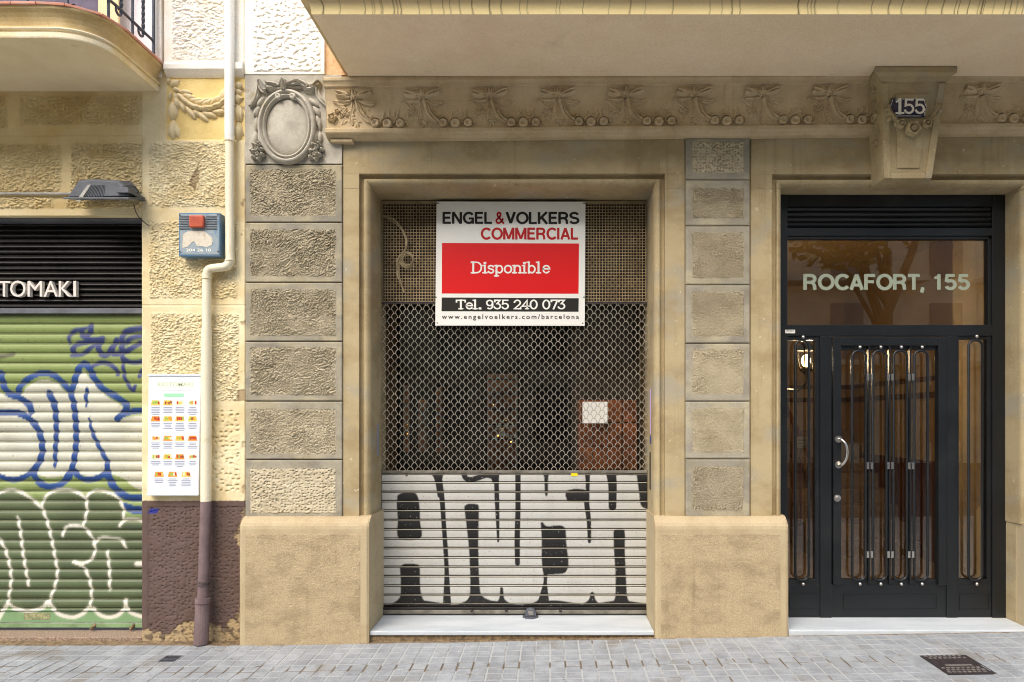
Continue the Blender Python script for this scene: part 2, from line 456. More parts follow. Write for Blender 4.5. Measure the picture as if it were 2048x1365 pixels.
M['lobbytrim'] = mat('lobby_moulding', S(120, 90, 58), S(96, 70, 44), rough=0.5)
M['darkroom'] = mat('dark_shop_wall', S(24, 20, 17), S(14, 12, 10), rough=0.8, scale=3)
M['darkpanel'] = mat('dusty_panel', S(74, 66, 54), S(56, 50, 40), rough=0.7, scale=3)
M['shopbrick'] = mat('shop_timber', S(196, 116, 52), S(120, 66, 32), rough=0.5, scale=7)
M['amber'] = glow_mat('amber_bulb', (1.0, 0.52, 0.12), 2.2)
M['lampglow'] = glow_mat('lantern_bulb', (1.0, 0.78, 0.4), 8.0)
M['cable'] = mat('grey_cable', S(176, 160, 124), S(130, 114, 84), rough=0.6, scale=20)
M['menuwhite'] = mat('menu_white', S(222, 226, 230), rough=0.35, fine=0.01)
M['menutext'] = mat('menu_text', S(138, 140, 158), rough=0.6, fine=0.0)
M['menugreen'] = mat('menu_green', S(158, 216, 172), rough=0.5, fine=0.0)
M['menucream'] = mat('menu_cream', S(240, 238, 220), rough=0.5, fine=0.0)
M['menuletter'] = mat('menu_letter', S(186, 200, 160), rough=0.5, fine=0.0)
for k, c in dict(food_orange=(232, 150, 50), food_yellow=(238, 200, 90), food_red=(190, 60, 40), food_green=(150, 180, 80), food_cream=(240, 230, 200), food_brown=(150, 80, 50)).items():
    M[k] = mat(k, S(*c), rough=0.5, fine=0.0)
M['pink'] = mat('pink_sticker', S(214, 180, 224), rough=0.5, fine=0.02)
M['blueprint'] = mat('blue_sticker', S(50, 70, 150), rough=0.5, fine=0.02)
M['yellowsticker'] = mat('yellow_sticker', S(236, 206, 30), rough=0.5, fine=0.02)
M['oppwall'] = mat('opposite_render', S(226, 212, 188), S(210, 192, 164), rough=0.9, scale=1.0)
M['oppglass'] = mat('opposite_glass', S(70, 78, 88), rough=0.1, spec=0.6)
M['bark'] = mat('bark', S(128, 116, 96), S(92, 82, 66), rough=0.9, scale=6)
M['leaf'] = mat('leaf', (0.07, 0.12, 0.03), (0.12, 0.17, 0.05), rough=0.6, scale=3)
M['soffit2'] = mat('balcony_soffit', S(236, 220, 184), S(226, 208, 168), rough=.92, scale=3, c3=S(150, 134, 104), c3scale=2.5, c3thr=(.62, .8))
M['band'] = mat('balcony_band', S(236, 222, 188), S(222, 200, 148), rough=.9, scale=4)
M['backing'] = mat('brown_backing', S(92, 76, 56), S(60, 48, 36), rough=0.8, scale=5)

# dark stained joints between the paving tiles
def joint_mat():
    m, nt, N, L, b = nodes('tile_joint')
    g = N.new('ShaderNodeNewGeometry'); sp = N.new('ShaderNodeSeparateXYZ'); L.new(g.outputs['Position'], sp.inputs[0])
    n = N.new('ShaderNodeTexNoise'); n.inputs['Scale'].default_value = 5; n.inputs['Detail'].default_value = 4; L.new(g.outputs['Position'], n.inputs['Vector'])
    a = N.new('ShaderNodeMath'); a.operation = 'ADD'; a.inputs[1].default_value = 0.47; L.new(sp.outputs['Y'], a.inputs[0])
    ab = N.new('ShaderNodeMath'); ab.operation = 'ABSOLUTE'; L.new(a.outputs[0], ab.inputs[0])
    r = N.new('ShaderNodeMapRange'); r.inputs['From Min'].default_value = 0.02; r.inputs['From Max'].default_value = 0.10; r.inputs['To Min'].default_value = 0.16; r.inputs['To Max'].default_value = -0.10
    L.new(ab.outputs[0], r.inputs['Value'])
    ad = N.new('ShaderNodeMath'); ad.operation = 'ADD'; L.new(r.outputs[0], ad.inputs[0]); L.new(n.outputs['Fac'], ad.inputs[1])
    r2 = N.new('ShaderNodeMapRange'); r2.inputs['From Min'].default_value = 0.5; r2.inputs['From Max'].default_value = 0.6; L.new(ad.outputs[0], r2.inputs['Value'])
    x = N.new('ShaderNodeMix'); x.data_type = 'RGBA'; L.new(r2.outputs[0], x.inputs['Factor'])
    x.inputs['A'].default_value = (*S(170, 171, 168), 1); x.inputs['B'].default_value = (*S(110, 96, 74), 1)
    L.new(x.outputs['Result'], b.inputs['Base Color']); b.inputs['Roughness'].default_value = 0.9
    return m
M['joint'] = joint_mat()

# wire-mesh backing with dark diamond holes
# ------------------------------------------------------------------ text
def text_raw(body, bold=0.0, space=1.0, extrude=0.0):
    cu = bpy.data.curves.new('t', 'FONT'); cu.body = body; cu.offset = bold; cu.space_character = space; cu.extrude = extrude
    cu.resolution_u = 3
    o = bpy.data.objects.new('t', cu); COL.objects.link(o)
    dg = bpy.context.evaluated_depsgraph_get()
    me = bpy.data.meshes.new_from_object(o.evaluated_get(dg))
    v = np.array([p.co[:] for p in me.vertices]); f = [list(p.vertices) for p in me.polygons]
    bpy.data.objects.remove(o); bpy.data.curves.remove(cu); bpy.data.meshes.remove(me)
    return v, f
def text_fit(name, body, x0, x1, y0, y1, Y, m, parent, bold=0.0, space=1.0, depth=0.0):
    """set the string so that its outline fills the photo rectangle x0..x1, y0..y1 at depth Y (front face)"""
    v, f = text_raw(body, bold, space, 0.5 if depth else 0.0)
    lo, hi = v.min(0), v.max(0)
    w = np.zeros_like(v)
    w[:, 0] = X(x0, Y) + (v[:, 0] - lo[0]) / (hi[0] - lo[0]) * (X(x1, Y) - X(x0, Y))
    w[:, 2] = Z(y1, Y) + (v[:, 1] - lo[1]) / (hi[1] - lo[1]) * (Z(y0, Y) - Z(y1, Y))
    w[:, 1] = Y if not depth else Y + (0.5 - v[:, 2]) * depth
    return obj(name, w, f, m, parent)

def arcp(cx, cz, rx, rz, a0, a1, n=12):
    return [(cx + rx * math.cos(math.radians(a0 + (a1 - a0) * i / n)), cz + rz * math.sin(math.radians(a0 + (a1 - a0) * i / n))) for i in range(n + 1)]
SLAB = {   # slab-serif strokes, cap height 1, (advance, [(polyline, width factor)])
 'D': (1.0, [([(.1, 0), (.1, 1)], 1), ([(-.06, 1), (.4, 1)] + arcp(.4, .5, .42, .5, 90, -90) + [(-.06, 0)], .8)]),
 'i': (.42, [([(.14, 0), (.14, .68)], 1), ([(-.04, 0), (.32, 0)], .7), ([(-.04, .68), (.14, .68)], .7), ([(.13, .92), (.15, .92)], 1.3)]),
 's': (.62, [(arcp(.25, .52, .22, .16, 20, 270, 10)[0:9] + arcp(.25, .17, .23, .18, 90, -160, 10), .85)]),
 'p': (.82, [([(.12, -.3), (.12, .68)], 1), ([(-.05, .68), (.12, .68)], .7), ([(-.05, -.3), (.3, -.3)], .7), (arcp(.38, .34, .27, .34, 180, -180, 18), .85)]),
 'o': (.78, [(arcp(.33, .34, .3, .34, 0, 360, 20), .9)]),
 'n': (.86, [([(.12, 0), (.12, .68)], 1), ([(-.05, .68), (.12, .68)], .7), ([(-.05, 0), (.28, 0)], .7), (arcp(.38, .42, .25, .26, 170, 0) + [(.63, 0)], .95), ([(.48, 0), (.78, 0)], .7)]),
 'b': (.84, [([(.12, 0), (.12, 1)], 1), ([(-.05, 1), (.12, 1)], .7), (arcp(.38, .34, .28, .34, 180, -180, 18), .85)]),
 'l': (.5, [([(.14, 0), (.14, 1)], 1), ([(-.04, 1), (.14, 1)], .7), ([(-.04, 0), (.32, 0)], .7)]),
 'e': (.74, [([(.04, .37), (.6, .37)] + arcp(.33, .34, .29, .34, 5, 320, 16), .85)]),
 'T': (.92, [([(.42, 0), (.42, 1)], 1), ([(.0, .8), (0, 1), (.84, 1), (.84, .8)], .8), ([(.24, 0), (.6, 0)], .7)]),
 '.': (.3, [([(.1, .04), (.12, .04)], 1.3)]),
 ' ': (.42, []),
 '0': (.8, [(arcp(.34, .5, .31, .5, 0, 360, 22), .9)]),
 '1': (.6, [([(.28, 0), (.28, 1)], 1.1), ([(.05, 0), (.52, 0)], .8), ([(.28, 1), (.06, .84)], .7)]),
 '2': (.76, [(arcp(.32, .7, .28, .3, 165, -35, 12) + [(.04, 0), (.64, 0), (.64, .16)], .85)]),
 '3': (.74, [([(.06, .84), (.06, 1), (.58, 1), (.28, .6)] + arcp(.3, .3, .3, .3, 80, -160, 12), .85)]),
 '4': (.8, [([(.5, 0), (.5, 1), (.03, .3), (.68, .3)], .85), ([(.36, 0), (.64, 0)], .7)]),
 '5': (.76, [([(.56, 1), (.12, 1), (.09, .56)] + arcp(.32, .31, .29, .31, 115, -155, 14), .85)]),
 '7': (.7, [([(.03, .86), (.03, 1), (.62, 1), (.24, 0)], .9)]),
 '9': (.76, [(arcp(.33, .68, .28, .31, 0, 360, 18), .85), (arcp(.33, .45, .29, .45, 20, -120, 12), .85)]),
}
SANS = {   # grotesque capitals, butt ends
 'E': (.74, [([(.085, 0), (.085, 1)], 1), ([(.085, .92), (.63, .92)], 1), ([(.085, .52), (.58, .52)], .95), ([(.085, .08), (.65, .08)], 1)]),
 'N': (.86, [([(.085, 0), (.085, 1)], 1), ([(.69, 0), (.69, 1)], 1), ([(.09, 1), (.685, 0)], 1.0)]),
 'G': (.94, [(arcp(.46, .5, .375, .43, 38, 325, 22), 1), ([(.46, .45), (.84, .45)], .9), ([(.77, .5), (.77, 0)], 1)]),
 'L': (.68, [([(.085, 0), (.085, 1)], 1), ([(.085, .08), (.6, .08)], 1)]),
 'V': (.78, [([(.06, 1.0), (.36, .06)], 1.05), ([(.66, 1.0), (.36, .06)], 1.05)]),
 'O': (.96, [(arcp(.46, .5, .38, .43, 0, 360, 28), 1)]),
 'K': (.82, [([(.085, 0), (.085, 1)], 1), ([(.68, 1), (.1, .38)], 1), ([(.28, .56), (.70, 0)], 1.05)]),
 'R': (.84, [([(.085, 0), (.085, 1)], 1), ([(.085, .92), (.42, .92)] + arcp(.42, .70, .22, .22, 90, -90, 10) + [(.085, .48)], 1), ([(.5, .46), (.62, .30), (.65, 0)], .95)]),
 'S': (.78, [(arcp(.36, .72, .28, .205, 15, 270, 12)[:-1] + arcp(.36, .285, .30, .215, 85, -165, 12), .98)]),
 'C': (.88, [(arcp(.46, .5, .375, .43, 40, 320, 24), 1)]),
 'M': (1.0, [([(.085, 0), (.085, 1)], 1), ([(.83, 0), (.83, 1)], 1), ([(.1, 1), (.457, .05)], .95), ([(.815, 1), (.457, .05)], .95)]),
 'I': (.30, [([(.085, 0), (.085, 1)], 1)]),
 'A': (.82, [([(.05, 0), (.37, .98)], 1), ([(.69, 0), (.37, .98)], 1), ([(.16, .30), (.58, .30)], .9)]),
 'F': (.70, [([(.085, 0), (.085, 1)], 1), ([(.085, .92), (.62, .92)], 1), ([(.085, .52), (.55, .52)], .95)]),
 'T': (.74, [([(.34, 0), (.34, 1)], 1), ([(.0, .92), (.68, .92)], 1)]),
 ',': (.34, [([(.10, .16), (.10, .0), (.04, -.18)], 1)]),
 ' ': (.34, []),
 '1': (.68, [([(.36, 0), (.36, 1)], 1), ([(.36, .94), (.28, .80), (.10, .76)], .75)]),
 '5': (.76, [([(.60, .92), (.16, .92), (.11, .50)], .95), (arcp(.34, .33, .27, .26, 140, -155, 16), .98)]),
 '&': (.92, [([(.80, 0), (.20, .70)] + arcp(.34, .80, .15, .14, 200, -20, 10) + [(.42, .60), (.14, .36)] + arcp(.30, .25, .21, .19, 150, 300, 10) + [(.58, .20), (.72, .46)], .88)]),
}
def strokes(mb, raw, fx, fz, Y, ext=True):
    k = 0
    for pl, ww in raw:
        k += 1
        pl = [p for i, p in enumerate(pl) if i == 0 or math.hypot(p[0] - pl[i - 1][0], p[1] - pl[i - 1][1]) > 1e-6]
        q = np.array(pl, float); n = len(q)
        L, R = [], []
        closed = n > 4 and np.hypot(*(q[0] - q[-1])) < 1e-6
        for i in range(n):
            a = q[i] - q[i - 1] if i else (q[0] - q[-2] if closed else q[1] - q[0])
            b = q[i + 1] - q[i] if i < n - 1 else (q[1] - q[0] if closed else q[-1] - q[-2])
            a = a / (np.hypot(*a) + 1e-9); b = b / (np.hypot(*b) + 1e-9)
            t = a + b; t = t / (np.hypot(*t) + 1e-9)
            cs = max(.5, float(np.dot(t, b)))
            e = t * (ww / 2) * (-1 if i == 0 else 1) if (ext and not closed and i in (0, n - 1)) else 0 * t
            nn = np.array([-t[1], t[0]]) * ww / 2 / cs
            L.append(q[i] + nn + e); R.append(q[i] - nn + e)
        y = Y - 0.00004 * k
        v = [(fx(p[0]), y, fz(p[1])) for p in L + R]
        mb.add(v, [[i, n + i, n + i + 1, i + 1] for i in range(n - 1)])
def set_text(body, x0, x1, y0, y1, Y, m, parent, w=0.15, font=None, ext=True, name='letter'):
    """one object per letter, the line filling photo pixels x0..x1 and the cap height y0..y1 at depth Y"""
    font = font or SLAB
    cur = 0; runs = []
    for ch in body:
        adv, st = font[ch]
        runs.append([([(cur + p[0], p[1]) for p in pl], wf * w) for pl, wf in st]); cur += adv
    xs = [p[0] for r in runs for pl, _ in r for p in pl]
    a, b = min(xs) - w / 2, max(xs) + w / 2
    sx = (X(x1, Y) - X(x0, Y)) / (b - a); sz = Z(y0, Y) - Z(y1, Y)
    for r in runs:
        if not r: continue
        mb = MB(); strokes(mb, r, lambda u: X(x0, Y) + (u - a) * sx, lambda u: Z(y1, Y) + u * sz, Y, ext)
        mb.build(name, m, parent)
def slab_text(name, body, x0, x1, y0, y1, Y, m, parent, w=0.15): set_text(body, x0, x1, y0, y1, Y, m, parent, w)
def sans_text(body, x0, x1, y0, y1, Y, m, parent, w=0.195): set_text(body, x0, x1, y0, y1, Y, m, parent, w, SANS, False)

# ------------------------------------------------------------------ relief pieces
def leaf_vf(c, ang, L, W, H, n=7, m=5, vein=True):
    """half-relief pointed leaf on a wall facing -Y: c=(x,y,z) base, ang in the x-z plane from +x"""
    v, f = [], []
    ca, sa = math.cos(ang), math.sin(ang)
    for i in range(n + 1):
        t = i / n; w = W * math.sin(math.pi * min(1, t * 0.93 + 0.05)) ** 0.75
        for j in range(m + 1):
            u = 2 * j / m - 1
            h = H * (1 - u * u) ** 0.7 * math.sin(math.pi * (0.06 + 0.9 * t)) ** 0.6
            if vein: h *= 0.86 + 0.28 * abs(u) ** 0.6 * (1 - abs(u))
            lx, lz = t * L, u * w / 2
            v.append((c[0] + lx * ca - lz * sa, c[1] - h, c[2] + lx * sa + lz * ca))
    for i in range(n):
        for j in range(m):
            a = i * (m + 1) + j
            f.append([a, a + m + 1, a + m + 2, a + 1][::-1])
    return v, f
def rose_vf(c, R, H, lobes=5, ruffle=0.15, n=20, prof=None, ph=0.0):
    prof = prof or [(0, .75), (.12, .95), (.3, .98), (.42, .55), (.55, .5), (.68, 1.0), (.85, .95), (.97, .55), (1.0, 0)]
    v, f = [], []
    for r, h in prof:
        for k in range(n):
            a = 2 * math.pi * k / n
            rr = R * r * (1 + ruffle * math.cos(lobes * a + ph) * r * r)
            v.append((c[0] + rr * math.cos(a), c[1] - H * h * (1 + 0.25 * ruffle * 6 * math.sin(lobes * a + 2 * r + ph) * r), c[2] + rr * math.sin(a)))
    for i in range(len(prof) - 1):
        for k in range(n):
            f.append([i * n + k, (i + 1) * n + k, (i + 1) * n + (k + 1) % n, i * n + (k + 1) % n][::-1])
    return v, f
def ribbon_vf(pts, H=0.012, m=6, folds=2.0, ph=0.0):
    """pts: (x, y, z, width); puffed band with lengthwise folds"""
    q = catmull(pts, 5); v, f = [], []
    n = len(q)
    for i in range(n):
        t = q[min(i + 1, n - 1), [0, 2]] - q[max(i - 1, 0), [0, 2]]; t = t / (np.hypot(*t) + 1e-9); nn = np.array([-t[1], t[0]])
        for j in range(m + 1):
            u = 2 * j / m - 1
            h = H * (max(0, 1 - u * u) ** 0.5) * (0.8 + 0.35 * math.cos(folds * math.pi * u + ph + i * 0.25))
            if j in (0, m): h = -0.006
            v.append((q[i, 0] + nn[0] * u * q[i, 3] / 2, q[i, 1] - h, q[i, 2] + nn[1] * u * q[i, 3] / 2))
    for i in range(n - 1):
        for j in range(m):
            a = i * (m + 1) + j
            f.append([a, a + 1, a + m + 2, a + m + 1][::-1])
    return v, f

# ================================================================== the setting: ground
def ground_z(x, y):
    return -0.045 + 0.0175 * max(0.0, x + 2.0) + 0.012 * min(0.0, y)

mb = MB()
xs = [-14, -2.0, 14]
v = []
for x in xs:
    for y in (-5.2, 0.0, 0.8):
        v.append((x, y, ground_z(x, y) - 0.016))
mb.add(v, [[0, 3, 4, 1], [1, 4, 5, 2], [3, 6, 7, 4], [4, 7, 8, 5]])
pavement = mb.build('pavement', M['joint']); pavement['kind'] = 'structure'
road = box('road', -150, 150, -170, -5.35, -0.5, -0.26, M['asphalt']); road['kind'] = 'structure'
kerb = box('kerb', -14, 14, -5.35, -5.2, -0.4, -0.09, M['kerb'], bev=0.015); kerb['kind'] = 'structure'
ground = box('ground', -150, 150, -5.3, 150, -0.6, -0.42, M['asphalt']); ground['kind'] = 'structure'

# paving tiles of 20 cm, each with four raised pads
def tile_mesh(seed):
    r = random.Random(seed); mb = MB()
    mb.box(-.0992, .0992, -.0992, .0992, -.014, -.0024, 0)
    for sx in (-1, 1):
        for sy in (-1, 1):
            cx, cy = sx * .05, sy * .05; h = .0445; t = .0428; zt = r.uniform(-.0004, .0012)
            vv = [(cx - h, cy - h, -.0024), (cx + h, cy - h, -.0024), (cx + h, cy + h, -.0024), (cx - h, cy + h, -.0024),
                  (cx - t, cy - t, zt), (cx + t, cy - t, zt), (cx + t, cy + t, zt), (cx - t, cy + t, zt)]
            mb.add(vv, [[4, 5, 6, 7], [0, 1, 5, 4], [1, 2, 6, 5], [2, 3, 7, 6], [3, 0, 4, 7]], 1)
    return mb
protos = []
for k in range(4):
    m_ = tile_mesh(k)
    me = bpy.data.meshes.new('paving_tile'); me.from_pydata(m_.v, [], m_.f); me.materials.append(M['joint']); me.materials.append(M['tile'])
    me.polygons.foreach_set('material_index', m_.m); me.update(); protos.append(me)
COV = [(X(1844, -.35), X(1985, -.35)), ]
covers = [dict(x0=2.43, x1=2.715, y0=-.74, y1=-.437), dict(x0=-2.628, x1=-2.52, y0=-.33, y1=-.217)]
TX0 = -4.70
rest = MB()
cnt = 0
for j in range(0, 26):
    for i in range(-8, 58):
        x = TX0 + 0.2 * i + 0.1; y = -0.105 - 0.2 * j
        near = j < 5 and -4.35 < x < 4.05
        if j < 5 and any(c['x0'] - .06 < x < c['x1'] + .06 and c['y0'] - .03 < y < c['y1'] + .03 for c in covers[:1]): continue
        tilt = (random.gauss(0, .002), random.gauss(0, .002))
        z = ground_z(x, y)
        rx = 0.012 + tilt[0]; ry = (-0.0175 if x > -2.0 else 0.0) + tilt[1]
        if near:
            o = bpy.data.objects.new('paving_tile', random.choice(protos))
            o.location = (x, y, z + random.gauss(0, .0008)); o.rotation_euler = (rx, ry, random.gauss(0, .002))
            link(o, pavement); cnt += 1
        elif j < 25 and (j >= 5 or abs(x) < 9):
            m_ = random.Random(i * 31 + j)
            mm = Matrix.Translation((x, y, z)) @ Matrix.Rotation(ry, 4, 'Y') @ Matrix.Rotation(rx, 4, 'X')
            src = protos[(i + j) % 4]
            rest.v += []
            k = len(rest.v)
            rest.v += [tuple(mm @ vv.co) for vv in src.vertices]
            rest.f += [[q + k for q in p.vertices] for p in src.polygons]
            rest.m += [p.material_index for p in src.polygons]
# narrow cut strip of mortar between the first row of tiles and the buildings
o = rest.build('paving_tiles_further_out', None, pavement, mats=[M['joint'], M['tile']]); o['kind'] = 'stuff'
st = MB()
st.add([(-14, -.006, -.049), (-2, -.006, -.049), (-2, .5, -.049), (-14, .5, -.049)], [[0, 1, 2, 3]])
st.add([(-2, -.006, -.048), (14, -.006, -.048 + 16 * .0175), (14, .5, -.048 + 16 * .0175), (-2, .5, -.048)], [[0, 1, 2, 3]])
st.build('mortar_strip', M['rubble'], pavement)

# grit and flakes lying along the foot of the wall
mb = MB(); rg = random.Random(12)
for k in range(420):
    if k < 170: gx_, gy_ = rg.uniform(-2.62, -2.24), .09 - abs(rg.gauss(0, .06))
    elif k < 300: gx_, gy_ = rg.uniform(-1.3, .75), .02 - abs(rg.gauss(0, .03))
    else: gx_, gy_ = rg.uniform(-4.2, 4.0), rg.uniform(-.9, .0) if rg.random() < .4 else -.01 - abs(rg.gauss(0, .04))
    r_ = rg.uniform(.0015, .005) * (1.4 if k < 170 else 1); gz_ = ground_z(gx_, gy_) + .001
    a = rg.uniform(0, 6.28)
    vv = [(gx_ + r_ * math.cos(a + t) * rg.uniform(.6, 1.3), gy_ + r_ * math.sin(a + t) * rg.uniform(.6, 1.3), gz_) for t in (0, 1.6, 3.1, 4.7)] + [(gx_, gy_, gz_ + r_ * rg.uniform(.3, .8))]
    mb.add(vv, [[0, 1, 4], [1, 2, 4], [2, 3, 4], [3, 0, 4]])
o = mb.build('grit', M['rubble']); o['kind'] = 'stuff'; o['label'] = 'scattered grit and plaster flakes along the foot of the walls'; o['category'] = 'grit'

# manhole covers
c = covers[0]
def gz(x, y): return ground_z(x, y)
mh = thing('manhole_cover', 'dark cast iron manhole cover with pale pattern near the entrance door', 'manhole cover', ((c['x0'] + c['x1']) / 2, (c['y0'] + c['y1']) / 2, gz(2.57, -.59)))
def slab_on_ground(mb, x0, x1, y0, y1, t, base=-.016, m=None):
    vv = []
    for z in (base, t):
        for (x, y) in ((x0, y0), (x1, y0), (x1, y1), (x0, y1)): vv.append((x, y, gz(x, y) + z))
    return mb.add(vv, [[0, 3, 2, 1], [4, 5, 6, 7], [0, 1, 5, 4], [1, 2, 6, 5], [2, 3, 7, 6], [3, 0, 4, 7]], m)
slab_on_ground(MB(), c['x0'] - .14, c['x1'] + .14, c['y0'] - .13, c['y1'] + .1, -.004).build('mortar_bed', M['tile'], mh)
slab_on_ground(MB(), c['x0'], c['x1'], c['y0'], c['y1'], .001).build('plate', M['iron'], mh)
mb = MB()
for (a, b, q, w) in ((c['x0'] - .006, c['x1'] + .006, c['y0'] - .006, c['y0'] + .003), (c['x0'] - .006, c['x1'] + .006, c['y1'] - .003, c['y1'] + .006)):
    slab_on_ground(mb, a, b, q, w, .0025)
for (a, b) in ((c['x0'] - .006, c['x0'] + .003), (c['x1'] - .003, c['x1'] + .006)):
    slab_on_ground(mb, a, b, c['y0'] + .004, c['y1'] - .004, .0026)
mb.build('rim', M['iron'], mh)
mb = MB()
for row in range(9):
    yy = c['y0'] + .03 + row * .033
    if 3 <= row <= 6: continue
    for k in range(9):
        xx = c['x0'] + .022 + k * .031 + (.012 if row % 2 else 0)
        if xx > c['x1'] - .015: continue
        slab_on_ground(mb, xx - .0095, xx + .0095, yy - .008, yy + .008, .004)
mb.build('tread_pattern', M['ironlight'], mh)['kind'] = 'stuff'
mb = MB()
slab_on_ground(mb, c['x0'] + .06, c['x1'] - .06, c['y0'] + .128, c['y0'] + .146, .0042)
mb.build('name_bar', M['ironlight'], mh)
c = covers[1]
mh2 = thing('manhole_cover', 'small grey iron valve cover set in the paving below the downpipe', 'valve cover', ((c['x0'] + c['x1']) / 2, (c['y0'] + c['y1']) / 2, gz(-2.5, -.36)))
slab_on_ground(MB(), c['x0'], c['x1'], c['y0'], c['y1'], .004).build('plate', M['irongrey'], mh2)
mb = MB()
for i in range(6):
    for j in range(4):
        xx = c['x0'] + .012 + i * .0168; yy = c['y0'] + .018 + j * .0255
        slab_on_ground(mb, xx - .006, xx + .006, yy - .005, yy + .005, .0058)
mb.build('tread_pattern', M['iron'], mh2)['kind'] = 'stuff'

# ================================================================== grey and tan building
B1 = thing('apartment_building', 'grey and tan stone building front with carved frieze above shop grille and black entrance door', 'building', (0, .1, 0))
YS, YD = .45, .31            # shutter plane, entrance door plane
SL, SR, ST = -1.321, .764, 3.295     # shop opening
DL, DR, DT = 1.706, 3.475, 3.29      # door opening
# core of the wall behind the facing stones
mb = MB()
for (e, y0, y1) in ((.083, .112, .199), (.006, .2, 1.0)):
    mb.box(-2.232, SL - e, y0, y1, -.12, 4.1)
    mb.box(SR + e, DL - e, y0, y1, -.12, ST + e - .001)
    mb.box(DR + e, 7.0, y0, y1, -.12, ST + e - .001)
    mb.box(SL - e + .0005, 7.0, y0, y1, ST + e, 4.1)
mb.build('wall', M['tanstone'], B1)
o = box('upper_wall', -1.66, 7.0, .105, 1.0, 4.1, 15.0, M['orange'], B1)
tag(o, 'orange rough rendered wall above the cornice')
# white painted part over the grey pier
zt = Z(150, .09)
o = box('white_pier', -2.232, X(649, .085), .082, 1.0, zt, 15.0, M['white_stucco'], B1, bev=.004); tag(o, 'white painted pier top')
def rough_edge(r, amp, nf, soft=3.0, base=.004):
    def h(gx, gz, px, py):
        m = inrect(px, py, r, soft) * (0.85 + 0.3 * perlin(gx * 30, gz * 30, 4))
        return m * (base + amp * nf(gx, gz)) 
    return h
grid('rough_panel', X(506, .08), X(641, .08), Z(143, .08), Z(-40, .08), .0815, .0042,
     rough_edge((507, -60, 640, 142), .016, lambda x, z: n_pits(x, z, 1.0, 3)), M['white_stucco'], B1, sag=.5)

# grey pier: top field with the cartouche, then six blocks
o = box('pier_top', -2.232, X(684, .09), .088, .5, Z(328, .09), zt - .001, M['greytop'], B1, bev=.003)
def stone_block(x0, x1, y0, y1, ix0, ix1, iy0, iy1, seed, Y=.088):
    """block with a smooth margin and a hammered field, pixel box y0..y1 and inset"""
    def h(gx, gz, px, py):
        fr = np.minimum.reduce([px - x0, x1 - px, py - y0, y1 - py])
        m = inrect(px + 1.5 * perlin(gx * 25, gz * 25, seed), py + 1.5 * perlin(gx * 25, gz * 25, seed + 3), (ix0, iy0, ix1, iy1), 1.6)
        kind = (2, 0, 1, 0, 2, 3)[seed % 6] if seed < 20 else (1, 0, 1, 2, 1, 0, 3)[seed % 7]
        if kind == 3: rel = 1.0 * n_dimple(gx, gz, 1.8, seed) + .3
        elif kind == 1: rel = n_hammer(gz * .9 + seed, gx * .9, 1.0, seed % 7)
        elif kind == 2: rel = .75 * n_hammer(gx + .5 * gz, gz - .3 * gx + seed, 1.05, seed % 7) + .25 * n_dimple(gx, gz, 1.6, seed)
        else: rel = n_hammer(gx + seed * .37, gz, 1.05, seed % 7)
        rel = rel * (.75 + .5 * sstep(-.4, .4, fbm(gx * 5 + seed, gz * 6, 2, 60)))
        return (.0015 * fbm(gx * 6, gz * 6, 3, seed) + sstep(0, 1.6, fr) * .004 - .004 + m * (-.001 + .0165 * rel))
    def c(gx, gz, px, py):
        m = inrect(px, py, (ix0, iy0, ix1, iy1), 1.6)
        t = 1 + .10 * (((seed * 7919) % 13) / 6.0 - 1)
        a = np.array(S(158, 150, 130)) * t; b = np.array(S(190, 177, 148)) * t
        col = np.broadcast_to(a, px.shape + (3,)).copy()
        col = mixc(col, sstep(.0, .6, fbm(gx * 4 + seed, gz * 5, 3, 40)) * .6, S(132, 126, 114))
        col = mixc(col, sstep(.1, .6, fbm(gx * 3 + seed, gz * 4, 3, 50)) * .6, S(182, 170, 138))
        return mixc(col, m, b * 1.0)
    o = grid('stone_block', X(x0, Y), X(x1, Y), Z(y1, Y), Z(y0, Y), Y, .0035, h, M['attrstone'], B1, c, depth=.02, sag=.6)
    return o
rows = [(330, 444.3), (446.2, 564.5), (566.4, 682.5), (684.4, 802), (804, 919), (921, 1040)]
ins = [(340, 432), (460, 552), (580, 671), (696, 790), (819, 908), (938, 1026)]
for k, (r, i_) in enumerate(zip(rows, ins)):
    stone_block(490.5, 684, r[0], r[1], 501, 671, i_[0], i_[1], k)
rows = [(277, 359), (361, 451), (453, 569), (571, 686), (688, 802), (804, 917.5), (919.5, 1038)]
ins = [(284, 346), (376, 437), (466, 556), (584, 673), (700, 788), (818, 905), (934, 1021)]
for k, (r, i_) in enumerate(zip(rows, ins)):
    stone_block(1371.5, 1499.5, r[0], r[1], 1385, 1487, i_[0], i_[1], 20 + k)

